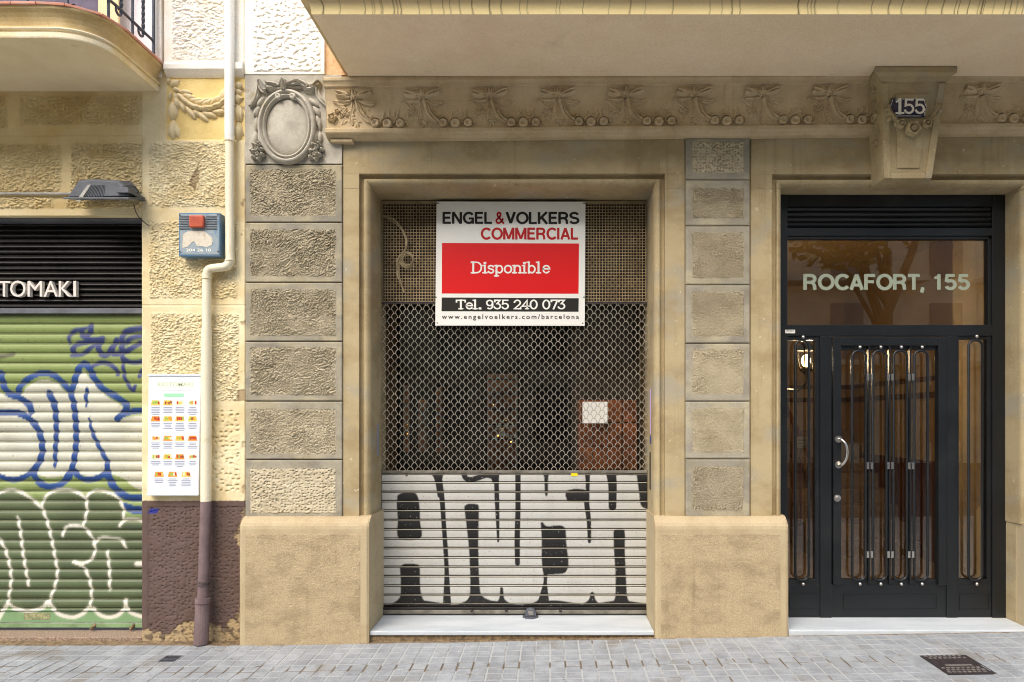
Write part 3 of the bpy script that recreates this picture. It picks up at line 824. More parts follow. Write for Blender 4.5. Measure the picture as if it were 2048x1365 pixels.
# moulded surrounds (jambs and lintel) of the two openings
def surround(xl, xr, zt, Yb, lflat, rflat, topz, zb):
    pr = [(0, Yb), (0, .158), (.002, .143), (.007, .130), (.015, .119), (.025, .112), (.034, .109), (.042, .111), (.0425, .136), (.046, .141), (.074, .142), (.078, .138), (.0785, .100)]
    n = len(pr)
    def strip(pa, pb):
        v = pa + pb
        return v, [[i, i + 1, n + i + 1, n + i] for i in range(len(pa) - 1)]
    zj = Z(377, .1)
    k = len(pr) + 2
    for sg, xo, fl in ((-1, xl, lflat), (1, xr, rflat)):
        for (za, zb_, top) in ((zb, zj - .0012, False), (zj + .0012, 0, True)):
            A0 = [(xo + sg * u, y, za) for u, y in pr] + [(xo + sg * fl, .100, za), (xo + sg * fl, .125, za)]
            if top: A1 = [(xo + sg * u, y, zt + u) for u, y in pr] + [(xo + sg * fl, .100, zt + .0785), (xo + sg * fl, .125, zt + .0785)]
            else: A1 = [(p[0], p[1], zb_) for p in A0]
            MB().add(A0 + A1, [[i + 1, i, k + i, k + i + 1] if sg < 0 else [i, i + 1, k + i + 1, k + i] for i in range(k - 1)]).build('jamb', M['tanstone'], B1)
    T0 = [(xl - u, y, zt + u) for u, y in pr]; T1 = [(xr + u, y, zt + u) for u, y in pr]
    mb = MB().add(T0 + T1, [[i, i + 1, n + i + 1, n + i] for i in range(n - 1)])
    za = zt + .0785
    mb.add([(xl - lflat, .100, za + .0015), (xr + rflat, .100, za + .0015), (xr + rflat, .100, topz), (xl - lflat, .100, topz)], [[0, 1, 2, 3]])
    mb.build('lintel', M['tanstone'], B1)
surround(SL, SR, ST, .60, SL - X(686.5, .1), X(1369, .1) - SR, 3.70, .80)
surround(DL, DR, DT, .42, DL - X(1502, .1), .62, 3.70, .80)

# plinths: rounded shoulder and a textured panel on the front
def plinth(x0, x1, zb0, zb1, panel=True, ret0=.0, ret1=.0):
    zt0, zt1 = .868, .80
    mb = MB()
    prof = [(.56, zt0 + .001), (.104, zt0), (.075, zt0 - .003), (.04, .850), (.015, .828), (.004, .808), (.0, .785)]
    n = len(prof)
    xs = [x0, x1]
    v = []
    for x, s in ((x0, 1), (x0 + .012, 0), (x1 - .012, 0), (x1, -1)):
        for (y, z) in prof: v.append((x, y + (.012 if s and y < .05 else 0), z))
        v.append((x, .012 if s else 0, zb0 if x < (x0 + x1) / 2 else zb1))
        v.append((x, .56, zb0 if x < (x0 + x1) / 2 else zb1))
    k = n + 2
    f = []
    for i in range(3):
        for j in range(k - 1): f.append([i * k + j, i * k + j + 1, (i + 1) * k + j + 1, (i + 1) * k + j])
    f.append(list(range(k))); f.append([3 * k + j for j in range(k)][::-1])
    mb.add(v, f)
    o = mb.build('plinth', M['plinth'], B1, smooth=False, bev=.006, seg=3)
    if panel:
        xa, xb = x0 + .038, x1 - .055
        def h(gx, gz, px, py):
            e = np.minimum.reduce([gx - xa, xb - gx, .757 - gz, gz - min(zb0, zb1) + .02])
            m = sstep(0, .006, e)
            return -.003 + m * (.0045 + .0016 * fbm(gx * 60, gz * 90, 3, 2) + .001 * perlin(gx * 9, gz * 9, 5))
        grid('textured_panel', xa, xb, min(zb0, zb1) - .012, .757, -.0005, .0065, h, M['plinthpanel'], o, depth=.003)
    return o
plinth(X(478.5), X(737), -.055, -.04)
plinth(X(1310), X(1577), -.02, .0)
plinth(3.485, 4.6, .02, .03)

# cornice with a hollow frieze
def tiltz(x): return .0080 * (x + 1.6)
CP = [(.11, 4.022), (-.026, 4.020), (-.030, 4.012), (-.030, 3.992), (-.022, 3.984), (-.016, 3.972), (-.012, 3.956), (.000, 3.952), (.002, 3.944),
      (.008, 3.925), (.016, 3.900), (.024, 3.872), (.030, 3.840), (.034, 3.800), (.036, 3.760), (.036, 3.700), (.034, 3.674), (.014, 3.670), (.010, 3.662), (.010, 3.640), (.016, 3.630), (.042, 3.622), (.058, 3.612), (.102, 3.606), (.11, 3.606)]
def frieze_y(z):
    ys = [(p[1], p[0]) for p in CP[8:17]]; ys.sort()
    return float(np.interp(z, [a for a, b in ys], [b for a, b in ys]))
XK0, XK1 = 2.19, 2.80     # keystone span
mb = MB()
def wav(x): return tiltz(x) + .0015 * math.sin(x * 3.1) + .001 * math.sin(x * 7.7)
mb.sweep_x(CP, list(np.linspace(-1.618, 7.0, 90)), wav)
cornice = mb.build('cornice', M['frieze'], B1, bev=.002, seg=1)
box('cornice_bracket', X(664, .09), X(708, .09), .05, .11, 3.588, 3.61, M['frieze'], cornice, bev=.004)
# one festoon: bow, tails, flower chain, three roses
def festoon():
    mb = MB()
    s = .00362      # metres per photo pixel at the frieze
    def P(dx, dy): z = Z(dy, .05) - tiltz(0); return (dx * s, 0.0, z)
    def rb(pts, H=.012, folds=2, ph=0):
        H = H * 1.5; pts = [(a, b, w_ * 1.25) for a, b, w_ in pts]
        q = []
        for dx, dy, w in pts:
            p = P(dx, dy); q.append((p[0], p[1], p[2], w * s))
        mb.add(*ribbon_vf(q, H, 6, folds, ph))
    rb([(-5, 193, 8), (-14, 193, 12), (-26, 192, 15), (-34, 190, 13)], .020, 3)
    rb([(4, 196, 8), (14, 193, 11), (26, 189, 13), (34, 186, 9)], .020, 3, 1)
    rb([(-1, 185, 10), (-1, 193, 15), (0, 203, 11)], .026, 3)
    rb([(-6, 203, 6), (-18, 206, 9), (-30, 207, 10), (-42, 205, 4)], .011, 2)
    rb([(-34, 206, 5), (-26, 214, 9), (-18, 220, 8)], .012, 2, 1)
    rb([(8, 203, 6), (20, 208, 8), (32, 209, 9), (42, 206, 4)], .010, 2, 1)
    rb([(3, 203, 8), (8, 215, 10), (14, 228, 11), (24, 239, 10), (34, 244, 7)], .019, 2)
    rb([(-4, 205, 6), (-6, 220, 9), (-8, 236, 8), (-4, 250, 4)], .008, 2)
    for (dx, dy, R, H) in ((-22, 222, 7, .010), (-15, 227, 6, .010), (-26, 230, 5, .008), (16, 226, 5, .011), (22, 234, 5, .010)):
        mb.add(*rose_vf(P(dx, dy), R * s, H * 1.5, 5, .2, 12, ph=dx))
    for (dx, dy, R) in ((42, 246, 11), (66, 247, 12.5), (91, 246, 11)):
        mb.add(*rose_vf(P(dx, dy + 1), R * .80 * s, .032, 6, .0, 24, [(0, .55), (.2, .58), (.45, .85), (.68, 1.0), (.86, .85), (.97, .45), (1, 0)]))
        q_ = []
        for a in range(-10, 191, 25):
            p = P(dx + R * 1.0 * math.cos(math.radians(a)), dy - R * 1.0 * math.sin(math.radians(a))); q_.append((*p, (.014 if 0 < a < 180 else .007)))
        mb.add(*ribbon_vf(q_, .024, 5, .5))
    for (dx, dy, a, L) in ((56, 234, 75, 12), (68, 232, 85, 14), (80, 234, 100, 12), (14, 252, 300, 12), (4, 244, 250, 16)):
        p = P(dx, dy); mb.add(*leaf_vf(p, math.radians(a), L * s, 7 * s, .010))
    for k_ in range(26):
        r_ = random.Random(k_ + 5); dx = r_.uniform(-40, 30) if k_ < 15 else r_.uniform(28, 104); dy = r_.uniform(212, 250) if k_ < 15 else r_.uniform(228, 240)
        p = P(dx, dy); mb.add(*leaf_vf(p, math.radians(r_.uniform(0, 360)), r_.uniform(9, 16) * s, r_.uniform(5, 9) * s, r_.uniform(.006, .013)))
    return mb
fm = festoon()
fm.v = [(a, b + frieze_y(min(3.945, max(3.68, c))) + .002, c) for a, b, c in fm.v]
fsrc = None
for px in (711, 846, 981, 1116, 1251, 1386, 1522, 1655, 1957, 2092):
    x = X(px, .05)
    if fsrc is None:
        o = obj('festoon_relief', [(a + x, b, c + tiltz(x)) for a, b, c in fm.v], fm.f, M['frieze'], cornice, smooth=True)
        fsrc = o; off = (o.location.x - x, o.location.y, o.location.z - tiltz(x))
    else:
        inst(fsrc, (off[0] + x, off[1], off[2] + tiltz(x)), parent=cornice)
# end flower of the frieze at its left edge
mb = MB(); mb.add(*rose_vf((X(666, .05), frieze_y(3.76) + .002, 3.755), .034, .028, 5, .15, 20)); mb.add(*rose_vf((X(676, .05), frieze_y(3.80) + .002, 3.80), .018, .018, 5, .2, 14))
mb.build('flower', M['frieze'], cornice, smooth=True)

# keystone above the entrance
kx = X(1818, -.08)
ks = MB()
def trap(xc, w0, z0, w1, z1): return [(xc - w0 / 2, z0), (xc + w0 / 2, z0), (xc + w1 / 2, z1), (xc - w1 / 2, z1)]
zk0, zk1 = Z(360, -.05), 3.95
YK0, YK1 = -.055, -.135      # front plane at the bottom / top
def ykey(z): return YK0 + (YK1 - YK0) * (z - zk0) / (zk1 - zk0)
def wkey(z): return .342 + (.455 - .342) * (z - zk0) / (zk1 - zk0)
def slabkey(mb, z0, z1, dw, dy, back=.13, nz=1):
    v = []
    for z in (z0, z1):
        w = wkey(z) + dw; y = ykey(z) + dy
        v += [(kx - w / 2, y, z), (kx + w / 2, y, z), (kx + w / 2, back, z), (kx - w / 2, back, z)]
    return mb.add(v, [[0, 3, 2, 1], [4, 5, 6, 7], [0, 1, 5, 4], [1, 2, 6, 5], [2, 3, 7, 6], [3, 0, 4, 7]])
slabkey(ks, zk0, zk1, 0, 0)
keystone = ks.build('keystone', M['tanstone'], B1, bev=.006, seg=2)
tag(keystone, 'carved keystone carrying the number plate')
mb = MB()
cap = [(.13, zk1 + .075), (-.165, zk1 + .075), (-.172, zk1 + .065), (-.170, zk1 + .03), (-.15, zk1 + .012), (-.142, zk1 - .01), (-.137, zk1 - .02), (.13, zk1 - .02)]
w = wkey(zk1)
n = len(cap); vv = []
for sgn in (-1, 1):
    for (y, z) in cap: vv.append((kx + sgn * (w / 2 + max(0, (-.137 - y)) * 1.6 + .001), y, z))
mb.add(vv, [[i, i + 1, n + i + 1, n + i] for i in range(n - 1)] + [list(range(n)), list(range(n, 2 * n))[::-1], [n - 1, 0, n, 2 * n - 1]])
mb.build('cap', M['tanstone'], keystone, bev=.003)
# raised border and inner panel on its face
for (dw, z0, z1, dy, nm) in ((-.20, zk0 + .075, zk1 - .10, -.010, 'inner_panel'),):
    slabkey(MB(), z0, z1, dw, dy, .0).build(nm, M['tanstone'], keystone, bev=.004)
for sgn in (-1, 1):
    v = []
    for z in (zk0 + .004, zk1 - .03):
        w = wkey(z); y = ykey(z)
        xo = kx + sgn * (w / 2 - .002); xi = kx + sgn * (w / 2 - .05)
        a, b = min(xo, xi), max(xo, xi)
        v += [(a, y - .014, z), (b, y - .014, z), (b, y + .02, z), (a, y + .02, z)]
    MB().add(v, [[0, 3, 2, 1], [4, 5, 6, 7], [0, 1, 5, 4], [1, 2, 6, 5], [2, 3, 7, 6], [3, 0, 4, 7]]).build('border', M['tanstone'], keystone, bev=.005)
v = []
for z in (zk0 + .003, zk0 + .04):
    w = wkey(z) - .102; y = ykey(z)
    v += [(kx - w / 2, y - .0135, z), (kx + w / 2, y - .0135, z), (kx + w / 2, y + .02, z), (kx - w / 2, y + .02, z)]
MB().add(v, [[0, 3, 2, 1], [4, 5, 6, 7], [0, 1, 5, 4], [1, 2, 6, 5], [2, 3, 7, 6], [3, 0, 4, 7]]).build('border', M['tanstone'], keystone, bev=.004)
def kp(px, py, dy=-.012): z = Z(py, -.1); return (X(px, -.1), ykey(z) + dy, z)
for (px, py, R, H) in ((1822, 261, .052, .045), (1798, 251, .032, .035), (1850, 250, .032, .035)):
    mb = MB(); mb.add(*rose_vf(kp(px, py), R, H, 5, .1, 22)); mb.build('rose', M['tanstone'], keystone, smooth=True)
mb = MB()
for (pts) in ([(1772, 216, .02), (1776, 228, .034), (1786, 240, .03), (1798, 250, .02)], [(1874, 214, .02), (1868, 228, .034), (1860, 240, .03), (1850, 250, .02)]):
    mb.add(*ribbon_vf([(*kp(p[0], p[1]), p[2]) for p in pts], .026, 6, 2))
for (px, py, a) in ((1776, 220, 200), (1780, 236, 230), (1868, 222, -20), (1862, 236, -40), (1790, 243, 260), (1856, 243, 280)):
    mb.add(*leaf_vf(kp(px, py), math.radians(a), .05, .03, .02))
mb.build_each('swag', M['tanstone'], keystone, smooth=True)
# leaf scrolls down its left flank
mb = MB()
for py, R in ((180, .03), (205, .022), (232, .03), (262, .03), (285, .02)):
    z = Z(py, -.03); xx = kx - wkey(z) / 2
    v, f = rose_vf((0, 0, 0), R, .022, 4, .25, 12, ph=py)
    mb.add([(xx + b, -.02 + a + .02 * math.sin(py), z + c) for a, b, c in v], f)
mb.build_each('side_scroll', M['tanstone'], keystone, smooth=True)

# number plate
zp = Z(212, -.12)
def npz(py, dy=0): return Z(py, -.125)
plate = thing('house_number_plate', 'navy enamel house number plate reading 155 on the keystone', 'number plate', (kx, ykey(npz(235)), npz(235)))
yp = ykey(npz(213)) - .018
poly = [(1786, 194), (1854, 193), (1858, 208), (1853, 214), (1858, 220), (1853, 233), (1785, 233), (1781, 220), (1786, 214), (1781, 207)]
poly = [(1786, 194.5), (1853, 193.5), (1854, 203), (1858.5, 213), (1853.5, 222), (1853, 232), (1786, 232), (1785, 222), (1780, 213), (1785, 203)]
MB().prism_y([(X(a, -.15), Z(b, -.15)) for a, b in reversed(poly)], yp, yp + .009).build('plate', M['navy'], plate, bev=.002)
slab_text('numerals', '155', 1790.5, 1850.5, 199.5, 226.5, yp - .0012, M['enamel'], plate, w=.19)
mb = MB()
for i, (a, b) in enumerate(zip(poly, poly[1:] + poly[:1])):
    if i in (2, 3): pass
    ca = (1819.5, 213); fx = .955; fy = .90
    A = (ca[0] + (a[0] - ca[0]) * fx, ca[1] + (a[1] - ca[1]) * fy); Bq = (ca[0] + (b[0] - ca[0]) * fx, ca[1] + (b[1] - ca[1]) * fy)
    mb.tube([(X(A[0] + (Bq[0] - A[0]) * .1, -.15), yp - .0005, Z(A[1] + (Bq[1] - A[1]) * .1, -.15)), (X(A[0] + (Bq[0] - A[0]) * .9, -.15), yp - .0005, Z(A[1] + (Bq[1] - A[1]) * .9, -.15))], .0021, 6)
mb.build_each('border_line', M['enamel'], plate)

# big balcony over the shop and the entrance
zs = 4.026; xb = -1.44; yf = -.774
bal = box('balcony', xb, 7.0, yf, .10, zs, zs + .30, M['soffit'], B1)
tag(bal, 'beige balcony soffit overhanging the shop and the entrance')
prof = [(0, .0), (.002, .025), (.006, .045), (.014, .062), (.03, .080), (.052, .095), (.08, .108), (.085, .14), (.09, .22), (.09, .30)]
drips = [647, 680, 730, 745, 749, 762, 765, 788, 795, 802, 838, 863, 887, 901, 920, 945, 980, 1003, 1040, 1055, 1113, 1120, 1166, 1218, 1260, 1290, 1345,
         1419, 1443, 1463, 1479, 1596, 1615, 1622, 1629, 1675, 1743, 1777, 1803, 1852, 1884, 1909, 1916, 1935, 1955, 1962, 1966, 1985, 2007, 2019, 2031, 2044]
dx = np.array([X(p, yf) for p in drips]); dwid = np.array([random.choice([.0028, .0036, .0052, .0022]) for _ in drips]); dstr = np.array([random.uniform(.5, .95) for _ in drips])
xsn = np.concatenate([np.arange(xb - .002, 4.2, .0035), np.linspace(4.2, 7.0, 20)])
V, Cc = [], []
for (o_, dz) in prof:
    for x in xsn:
        xx = x if x > xb + .12 else x - (o_) * max(0, 1 - (x - xb) / .12)
        V.append((xx, yf - .001 - o_, zs + dz - .0005))
nX = len(xsn)
fx = []
for i in range(len(prof) - 1):
    for k in range(nX - 1): fx.append([i * nX + k, i * nX + k + 1, (i + 1) * nX + k + 1, (i + 1) * nX + k])
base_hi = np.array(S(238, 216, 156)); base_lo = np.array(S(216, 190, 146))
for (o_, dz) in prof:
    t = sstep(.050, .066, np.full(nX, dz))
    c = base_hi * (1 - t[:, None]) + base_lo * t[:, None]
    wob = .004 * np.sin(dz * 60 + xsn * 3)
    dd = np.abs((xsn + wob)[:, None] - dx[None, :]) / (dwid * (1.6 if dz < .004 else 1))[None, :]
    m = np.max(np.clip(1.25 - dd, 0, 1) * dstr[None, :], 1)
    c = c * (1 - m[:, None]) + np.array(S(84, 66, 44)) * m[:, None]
    Cc.append(c)
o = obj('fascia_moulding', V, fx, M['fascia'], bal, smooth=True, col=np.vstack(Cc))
tag(o, 'cream fascia with dark drip stains')
# left return of the fascia
mb = MB()
v = [];
for y in (yf, .10):
    for (o_, dz) in prof: v.append((xb - .0015 - o_, y - (o_ if y < 0 else 0), zs + dz - .0005))
n = len(prof)
mb.add(v, [[i, i + 1, n + i + 1, n + i] for i in range(n - 1)])
mb.build('side_moulding', M['yellow_plain'], bal, smooth=True)
box('floor_slab', xb - .11, 7.0, yf - .11, .10, zs + .301, zs + .36, M['soffit'], bal, bev=.005)

# cartouche on the grey pier
ca = thing('tmp', 'x', 'x'); bpy.data.objects.remove(ca)
cx, cz = X(574.5, .07), Z(254, .07); ps = (D + .07) / F
def cpt(px, py, dy=0.0): return (X(px, .07), .088 + dy, Z(py, .07))
# domed oval shield
v, f = [], []
nr, na = 8, 56
rx, rz = 47 * ps, 62 * ps
for i in range(nr + 1):
    for k in range(na):
        a = 2 * math.pi * k / na; r = i / nr
        v.append((cx + rx * r * math.cos(a), .062 + .016 * r ** 2 + (0.024 if i == nr else 0), cz + rz * r * math.sin(a)))
for i in range(nr):
    for k in range(na): f.append([i * na + k, (i + 1) * na + k, (i + 1) * na + (k + 1) % na, i * na + (k + 1) % na][::-1])
cart = obj('cartouche', v, f, M['greytop'], B1, smooth=True)
tag(cart, 'grey oval cartouche with bow and leaf festoons')
prof_r = [(-.030, .088), (-.030, .066), (-.024, .052), (-.016, .046), (-.010, .050), (-.008, .060), (-.004, .062), (.0, .050), (.010, .040), (.020, .042), (.028, .052), (.031, .070), (.031, .09)]
v, f = [], []
r0x, r0z = 50 * ps, 66 * ps
for k in range(na):
    a = 2 * math.pi * k / na
    for (o_, y) in prof_r: v.append((cx + (r0x + o_) * math.cos(a), y, cz + (r0z + o_) * math.sin(a)))
n = len(prof_r)
for k in range(na):
    for i in range(n - 1): f.append([k * n + i, k * n + i + 1, ((k + 1) % na) * n + i + 1, ((k + 1) % na) * n + i])
obj('oval_frame', v, f, M['greytop'], cart, smooth=True)
mb = MB()
for px in (559, 588):
    mb.add(*rose_vf(cpt(px, 196, -.03), .024, .026, 3, .05, 18, [(0, .7), (.4, 1.), (.8, .9), (1, 0)]))
mb.build_each('scroll', M['greytop'], cart, smooth=True)
mb = MB()
def cr(pts, H=.024, folds=2.5, ph=0): mb.add(*ribbon_vf([(*cpt(a, b, -.004), w * ps) for a, b, w in pts], H * 1.35, 8, folds, ph))
cr([(566, 172, 14), (556, 174, 18), (540, 172, 24), (533, 172, 22)], .036)
cr([(574, 172, 14), (588, 170, 18), (600, 167, 20), (608, 170, 15), (616, 176, 14)], .036, 3)
cr([(569, 163, 14), (569, 172, 17), (569, 184, 14)], .052, 3)
cr([(608, 178, 12), (622, 178, 18), (634, 170, 18), (640, 164, 8)], .030, 2)
cr([(636, 168, 8), (634, 184, 11), (640, 198, 12), (652, 210, 9), (658, 220, 3)], .024, 2)
cr([(534, 182, 10), (526, 180, 14), (520, 168, 11), (519, 161, 6)], .028, 2)
cr([(520, 164, 8), (517, 178, 9), (515, 192, 9), (508, 206, 9), (498, 214, 3)], .022, 2, 1)
mb.build('ribbon_bow', M['greytop'], cart, smooth=True)
leafsrc = []
for (px, py, a, L, W) in ((527, 193, 235, 26, 12), (518, 212, 240, 24, 13), (515, 212, 262, 22, 11), (512, 234, 268, 30, 13), (518, 236, 275, 28, 10), (511, 262, 262, 30, 13), (517, 264, 280, 26, 10),
                          (617, 196, -40, 26, 12), (626, 212, -58, 24, 13), (633, 230, -80, 24, 12), (629, 234, -95, 28, 12), (637, 236, -85, 26, 10), (632, 260, -98, 28, 12), (639, 262, -88, 24, 11)):
    MB().add(*leaf_vf(cpt(px, py, -.002), math.radians(a), L * ps, W * ps, .026)).build('leaf', M['greytop'], cart, smooth=True)
for (px, py, R) in ((514, 303, 15), (633, 303, 15)):
    mb = MB()
    mb.add(*rose_vf(cpt(px, py - 6, -.002), R * .85 * ps, .034, 5, .28, 25, ph=1.0)); mb.add(*rose_vf(cpt(px + (2 if px < 570 else -3), py + 7, -.006), R * .8 * ps, .04, 5, .25, 25, ph=.3))
    mb.add(*rose_vf(cpt(px + 5, py - 10, -.01), 6 * ps, .04, 4, .2, 14))
    mb.build('flower', M['greytop'], cart, smooth=True)

# doorsteps
o = MB().box(X(739, .03), X(1308.5, .03), .028, .56, .014, .043).build('doorstep', M['marble'], B1, bev=.006)
tag(o, 'white marble step under the shop shutter')
box('step_bed', X(740, .03), X(1308, .03), .045, .5, -.06, .0135, M['rubble'], B1)
o = MB().box(DL + .012, 3.4845, .012, .42, .012, .058).build('doorstep', M['marble'], B1, bev=.008)
tag(o, 'white marble step under the entrance door')

# ------------------------------------------------------------------ shop front: mesh, grille, shutter
dS = D + YS
mesh = box('mesh_frame', SL + .002, SR - .002, YS + .004, YS + .03, Z(406, YS), Z(402, YS), M['wire'], B1)
mb = MB()
z0, z1 = Z(603, YS), Z(403, YS)
st = 5.72 * dS / F
nxw = int((SR - SL) / st)
for i in range(nxw + 1):
    x = SL + .006 + i * st; x += random.gauss(0, .0006)
    mb.box(x - .0023, x + .0023, YS - .0015, YS + .0015, z0, z1)
nzw = int((z1 - z0) / st)
for j in range(nzw + 1):
    z = z0 + j * st + random.gauss(0, .0005)
    mb.box(SL + .003, SR - .003, YS - .004, YS - .0017, z - .0023, z + .0023)
o = mb.build('wire_mesh', M['wire'], mesh)
o['kind'] = 'stuff'
# rolled up grille seen behind the mesh
mb = MB()
n = 46; zz = np.linspace(z0 - .01, z1 + .01, n * 6)
for i in range(30):
    pass
roll = MB().box(SL + .002, SR - .002, YS + .055, YS + .07, z0 - .012, z1 + .05).build('shutter_box', M['darkroom'], B1)
mb = MB()
sp = .052
for j in range(int((z1 - z0) / .026) + 1):
    for i in range(int((SR - SL) / sp) + 1):
        x = SL + .02 + i * sp + (sp / 2 if j % 2 else 0); z = z0 + j * .026
        if x > SR - .02: continue
        r = .017
        mb.add([(x - r, YS + .053, z), (x, YS + .053, z - .011), (x + r, YS + .053, z), (x, YS + .053, z + .011)], [[0, 1, 2, 3]])
o = mb.build('perforated_plate', M['backing'], roll); o['kind'] = 'stuff'

# rolling grille: rows of wave links
grl = box('rolling_grille', SL + .003, SR - .003, YS - .004, YS + .02, Z(608, YS), Z(604.5, YS), M['iron'], B1)
per = 15.95 * dS / F; rowh = 8.08 * dS / F
def wave_pts(x0, x1):
    pts = []
    a = per
    k = int((x1 - x0) / a) + 1
    for i in range(k):
        bx = x0 + i * a
        for t, z in ((.0, .0), (.14, .0), (.19, .12), (.235, .38), (.30, .66), (.39, .86), (.48, .97), (.57, 1.0), (.66, .97), (.75, .86), (.84, .66), (.905, .38), (.95, .12)):
            pts.append((bx + t * a, 0, (z - .5) * rowh * 1.0))
    pts.append((x0 + k * a, 0, -.5 * rowh))
    return pts
mb = MB(); mb.tube(wave_pts(0, SR - SL), .0031, 4)
src = None
nrow = int(round((Z(607, YS) - Z(938, YS)) / rowh))
for j in range(nrow + 1):
    z = Z(938, YS) + j * rowh
    xo = SL + .004 + (per / 2 if j % 2 else 0)
    if src is None:
        me = bpy.data.meshes.new('wave_link'); me.from_pydata(mb.v, [], mb.f); me.materials.append(M['grille']); me.update()
        src = me
    o = bpy.data.objects.new('wave_link', src); o.location = (xo - (per if j % 2 else 0), YS + random.gauss(0, .001), z); link(o, grl)

# solid slats with black and silver paint
def shutter_paint(px, py):
    def c(pts): return [(740 + p[0] * .2832, 920 + p[1] * .2832) + tuple(p[2:]) for p in pts]
    m = np.zeros(px.shape)
    def st(pts, w, soft=1.0): 
        nonlocal m; m = np.maximum(m, stroke_mask(px, py, c(pts), w * .2832 * 1.22, soft))
    def pg(pts):
        nonlocal m; m = np.maximum(m, poly_mask(px, py, c(pts)))
    pg([(195, 250), (230, 233), (300, 230), (335, 250), (350, 320), (356, 440), (358, 550), (205, 553), (198, 420), (190, 320)])
    pg([(212, 760), (240, 735), (320, 735), (352, 760), (356, 900), (375, 980), (420, 1030), (160, 1030), (212, 970), (218, 860)])
    st([(400, 70), (455, 100), (480, 160), (495, 250)], 30); st([(540, 70), (508, 100), (492, 160)], 24)
    pg([(430, 70), (560, 70), (515, 110), (508, 200), (470, 160), (462, 110)])
    st([(492, 150, 1), (510, 280, .9), (522, 450, .8), (535, 640, .8), (543, 800, .8), (545, 1010, 1.4)], 34)
    pg([(665, 330), (690, 312), (750, 312), (770, 335), (768, 470), (766, 640), (776, 900), (800, 965), (870, 1000), (880, 1030), (620, 1030), (690, 985), (708, 900), (700, 640), (682, 470)])
    st([(660, 85), (675, 125), (710, 140), (770, 125), (820, 108), (865, 118), (885, 150)], 32)
    st([(890, 80, 1.6), (893, 140, 1), (897, 280, .9), (902, 430, .7), (906, 575, .4)], 30)
    pg([(990, 70), (1100, 70), (1062, 105), (1060, 250), (1030, 250), (1030, 110)])
    st([(1045, 100, 1), (1045, 350, .95), (1040, 560, 1.0), (1042, 730, .9)], 32)
    pg([(920, 900), (940, 905), (950, 980), (1000, 1030), (860, 1030), (910, 985)])
    pg([(1200, 70), (1300, 70), (1262, 105), (1256, 240), (1236, 245), (1228, 120)])
    pg([(1205, 440), (1222, 442), (1250, 468), (1340, 462), (1380, 490), (1388, 600), (1402, 720), (1392, 775), (1360, 803), (1255, 808), (1225, 805), (1212, 700), (1212, 560)])
    st([(1240, 800, 1.0), (1238, 860, .8), (1232, 930, 1.6), (1225, 1010, 2.6)], 26)
    pg([(1215, 920), (1245, 920), (1262, 990), (1310, 1030), (1130, 1030), (1190, 985)])
    st([(1535, 90, 1.2), (1538, 200, .8), (1530, 300, 1.2), (1545, 430, 1), (1550, 575, .8)], 26)
    pg([(1500, 70), (1600, 70), (1555, 105), (1550, 190), (1522, 200), (1528, 120)])
    pg([(1378, 250), (1390, 218), (1450, 205), (1520, 212), (1548, 240), (1540, 292), (1470, 296), (1400, 292)])
    st([(1700, 80, 1.2), (1712, 180, 1.0), (1712, 330, .9)], 50)
    pg([(1670, 70), (1980, 70), (1975, 110), (1750, 108), (1740, 150), (1690, 150)])
    pg([(1880, 95), (1980, 95), (1980, 325), (1915, 325), (1898, 220)])
    pg([(1558, 935), (1580, 935), (1592, 985), (1620, 1030), (1500, 1030), (1545, 985)])
    pg([(1718, 510), (1735, 488), (1785, 488), (1800, 520), (1800, 660), (1810, 880), (1820, 980), (1850, 1030), (1700, 1030), (1730, 970), (1732, 800), (1722, 640)])
    # bottom border and top line
    edge = 1004 + 14 * np.sin((px - 740) / .2832 / 75.0) 
    m = np.maximum(m, sstep(-4, 6, (py - 920) / .2832 - edge))
    m = np.maximum(m, sstep(6, -4, (py - 920) / .2832 - 88))
    for gx_ in (258,):
        m = np.maximum(m, inrect(px, py, (740 + 252 * .2832, 920 + 86 * .2832, 740 + 268 * .2832, 920 + 116 * .2832), .8))
    for (a, b, r) in ((1710, 240, 30), (1455, 462, 14)):
        pass
    return m
shut = box('roller_shutter', SL + .003, SR - .003, YS - .012, YS + .03, Z(946, YS), Z(941.5, YS), M['slatgroove'], B1, bev=.002)
tag(shut, 'roller shutter slats sprayed silver with black graffiti')
silver = np.array(S(186, 184, 176)); blk = np.array(S(26, 25, 23))
pitch = 18.72 * dS / F
ztop = Z(946, YS) ; zbot = Z(1213, YS)
sprof = [(0, .004), (.012, .0035), (.022, .0055), (.05, .0062), (.12, .0066), (.2, .0070), (.28, .0074), (.36, .0077), (.45, .0078), (.54, .0076), (.62, .0073), (.70, .0068), (.742, .0062), (.75, -.010), (.828, -.010), (.835, .0080), (.865, .0100), (.90, .0080), (.908, -.010), (.975, -.010), (.982, .003), (1.0, .004)]
nx = int((SR - SL) / .0036)
xsS = np.linspace(SL + .004, SR - .004, nx)
z = ztop - .001
first = True
k = 0
bounds = []
zz = Z(963, YS)
bounds.append((zz, ztop - .001))
while zz > zbot + .02:
    nz_ = max(zbot, zz - pitch); bounds.append((nz_, zz)); zz = nz_
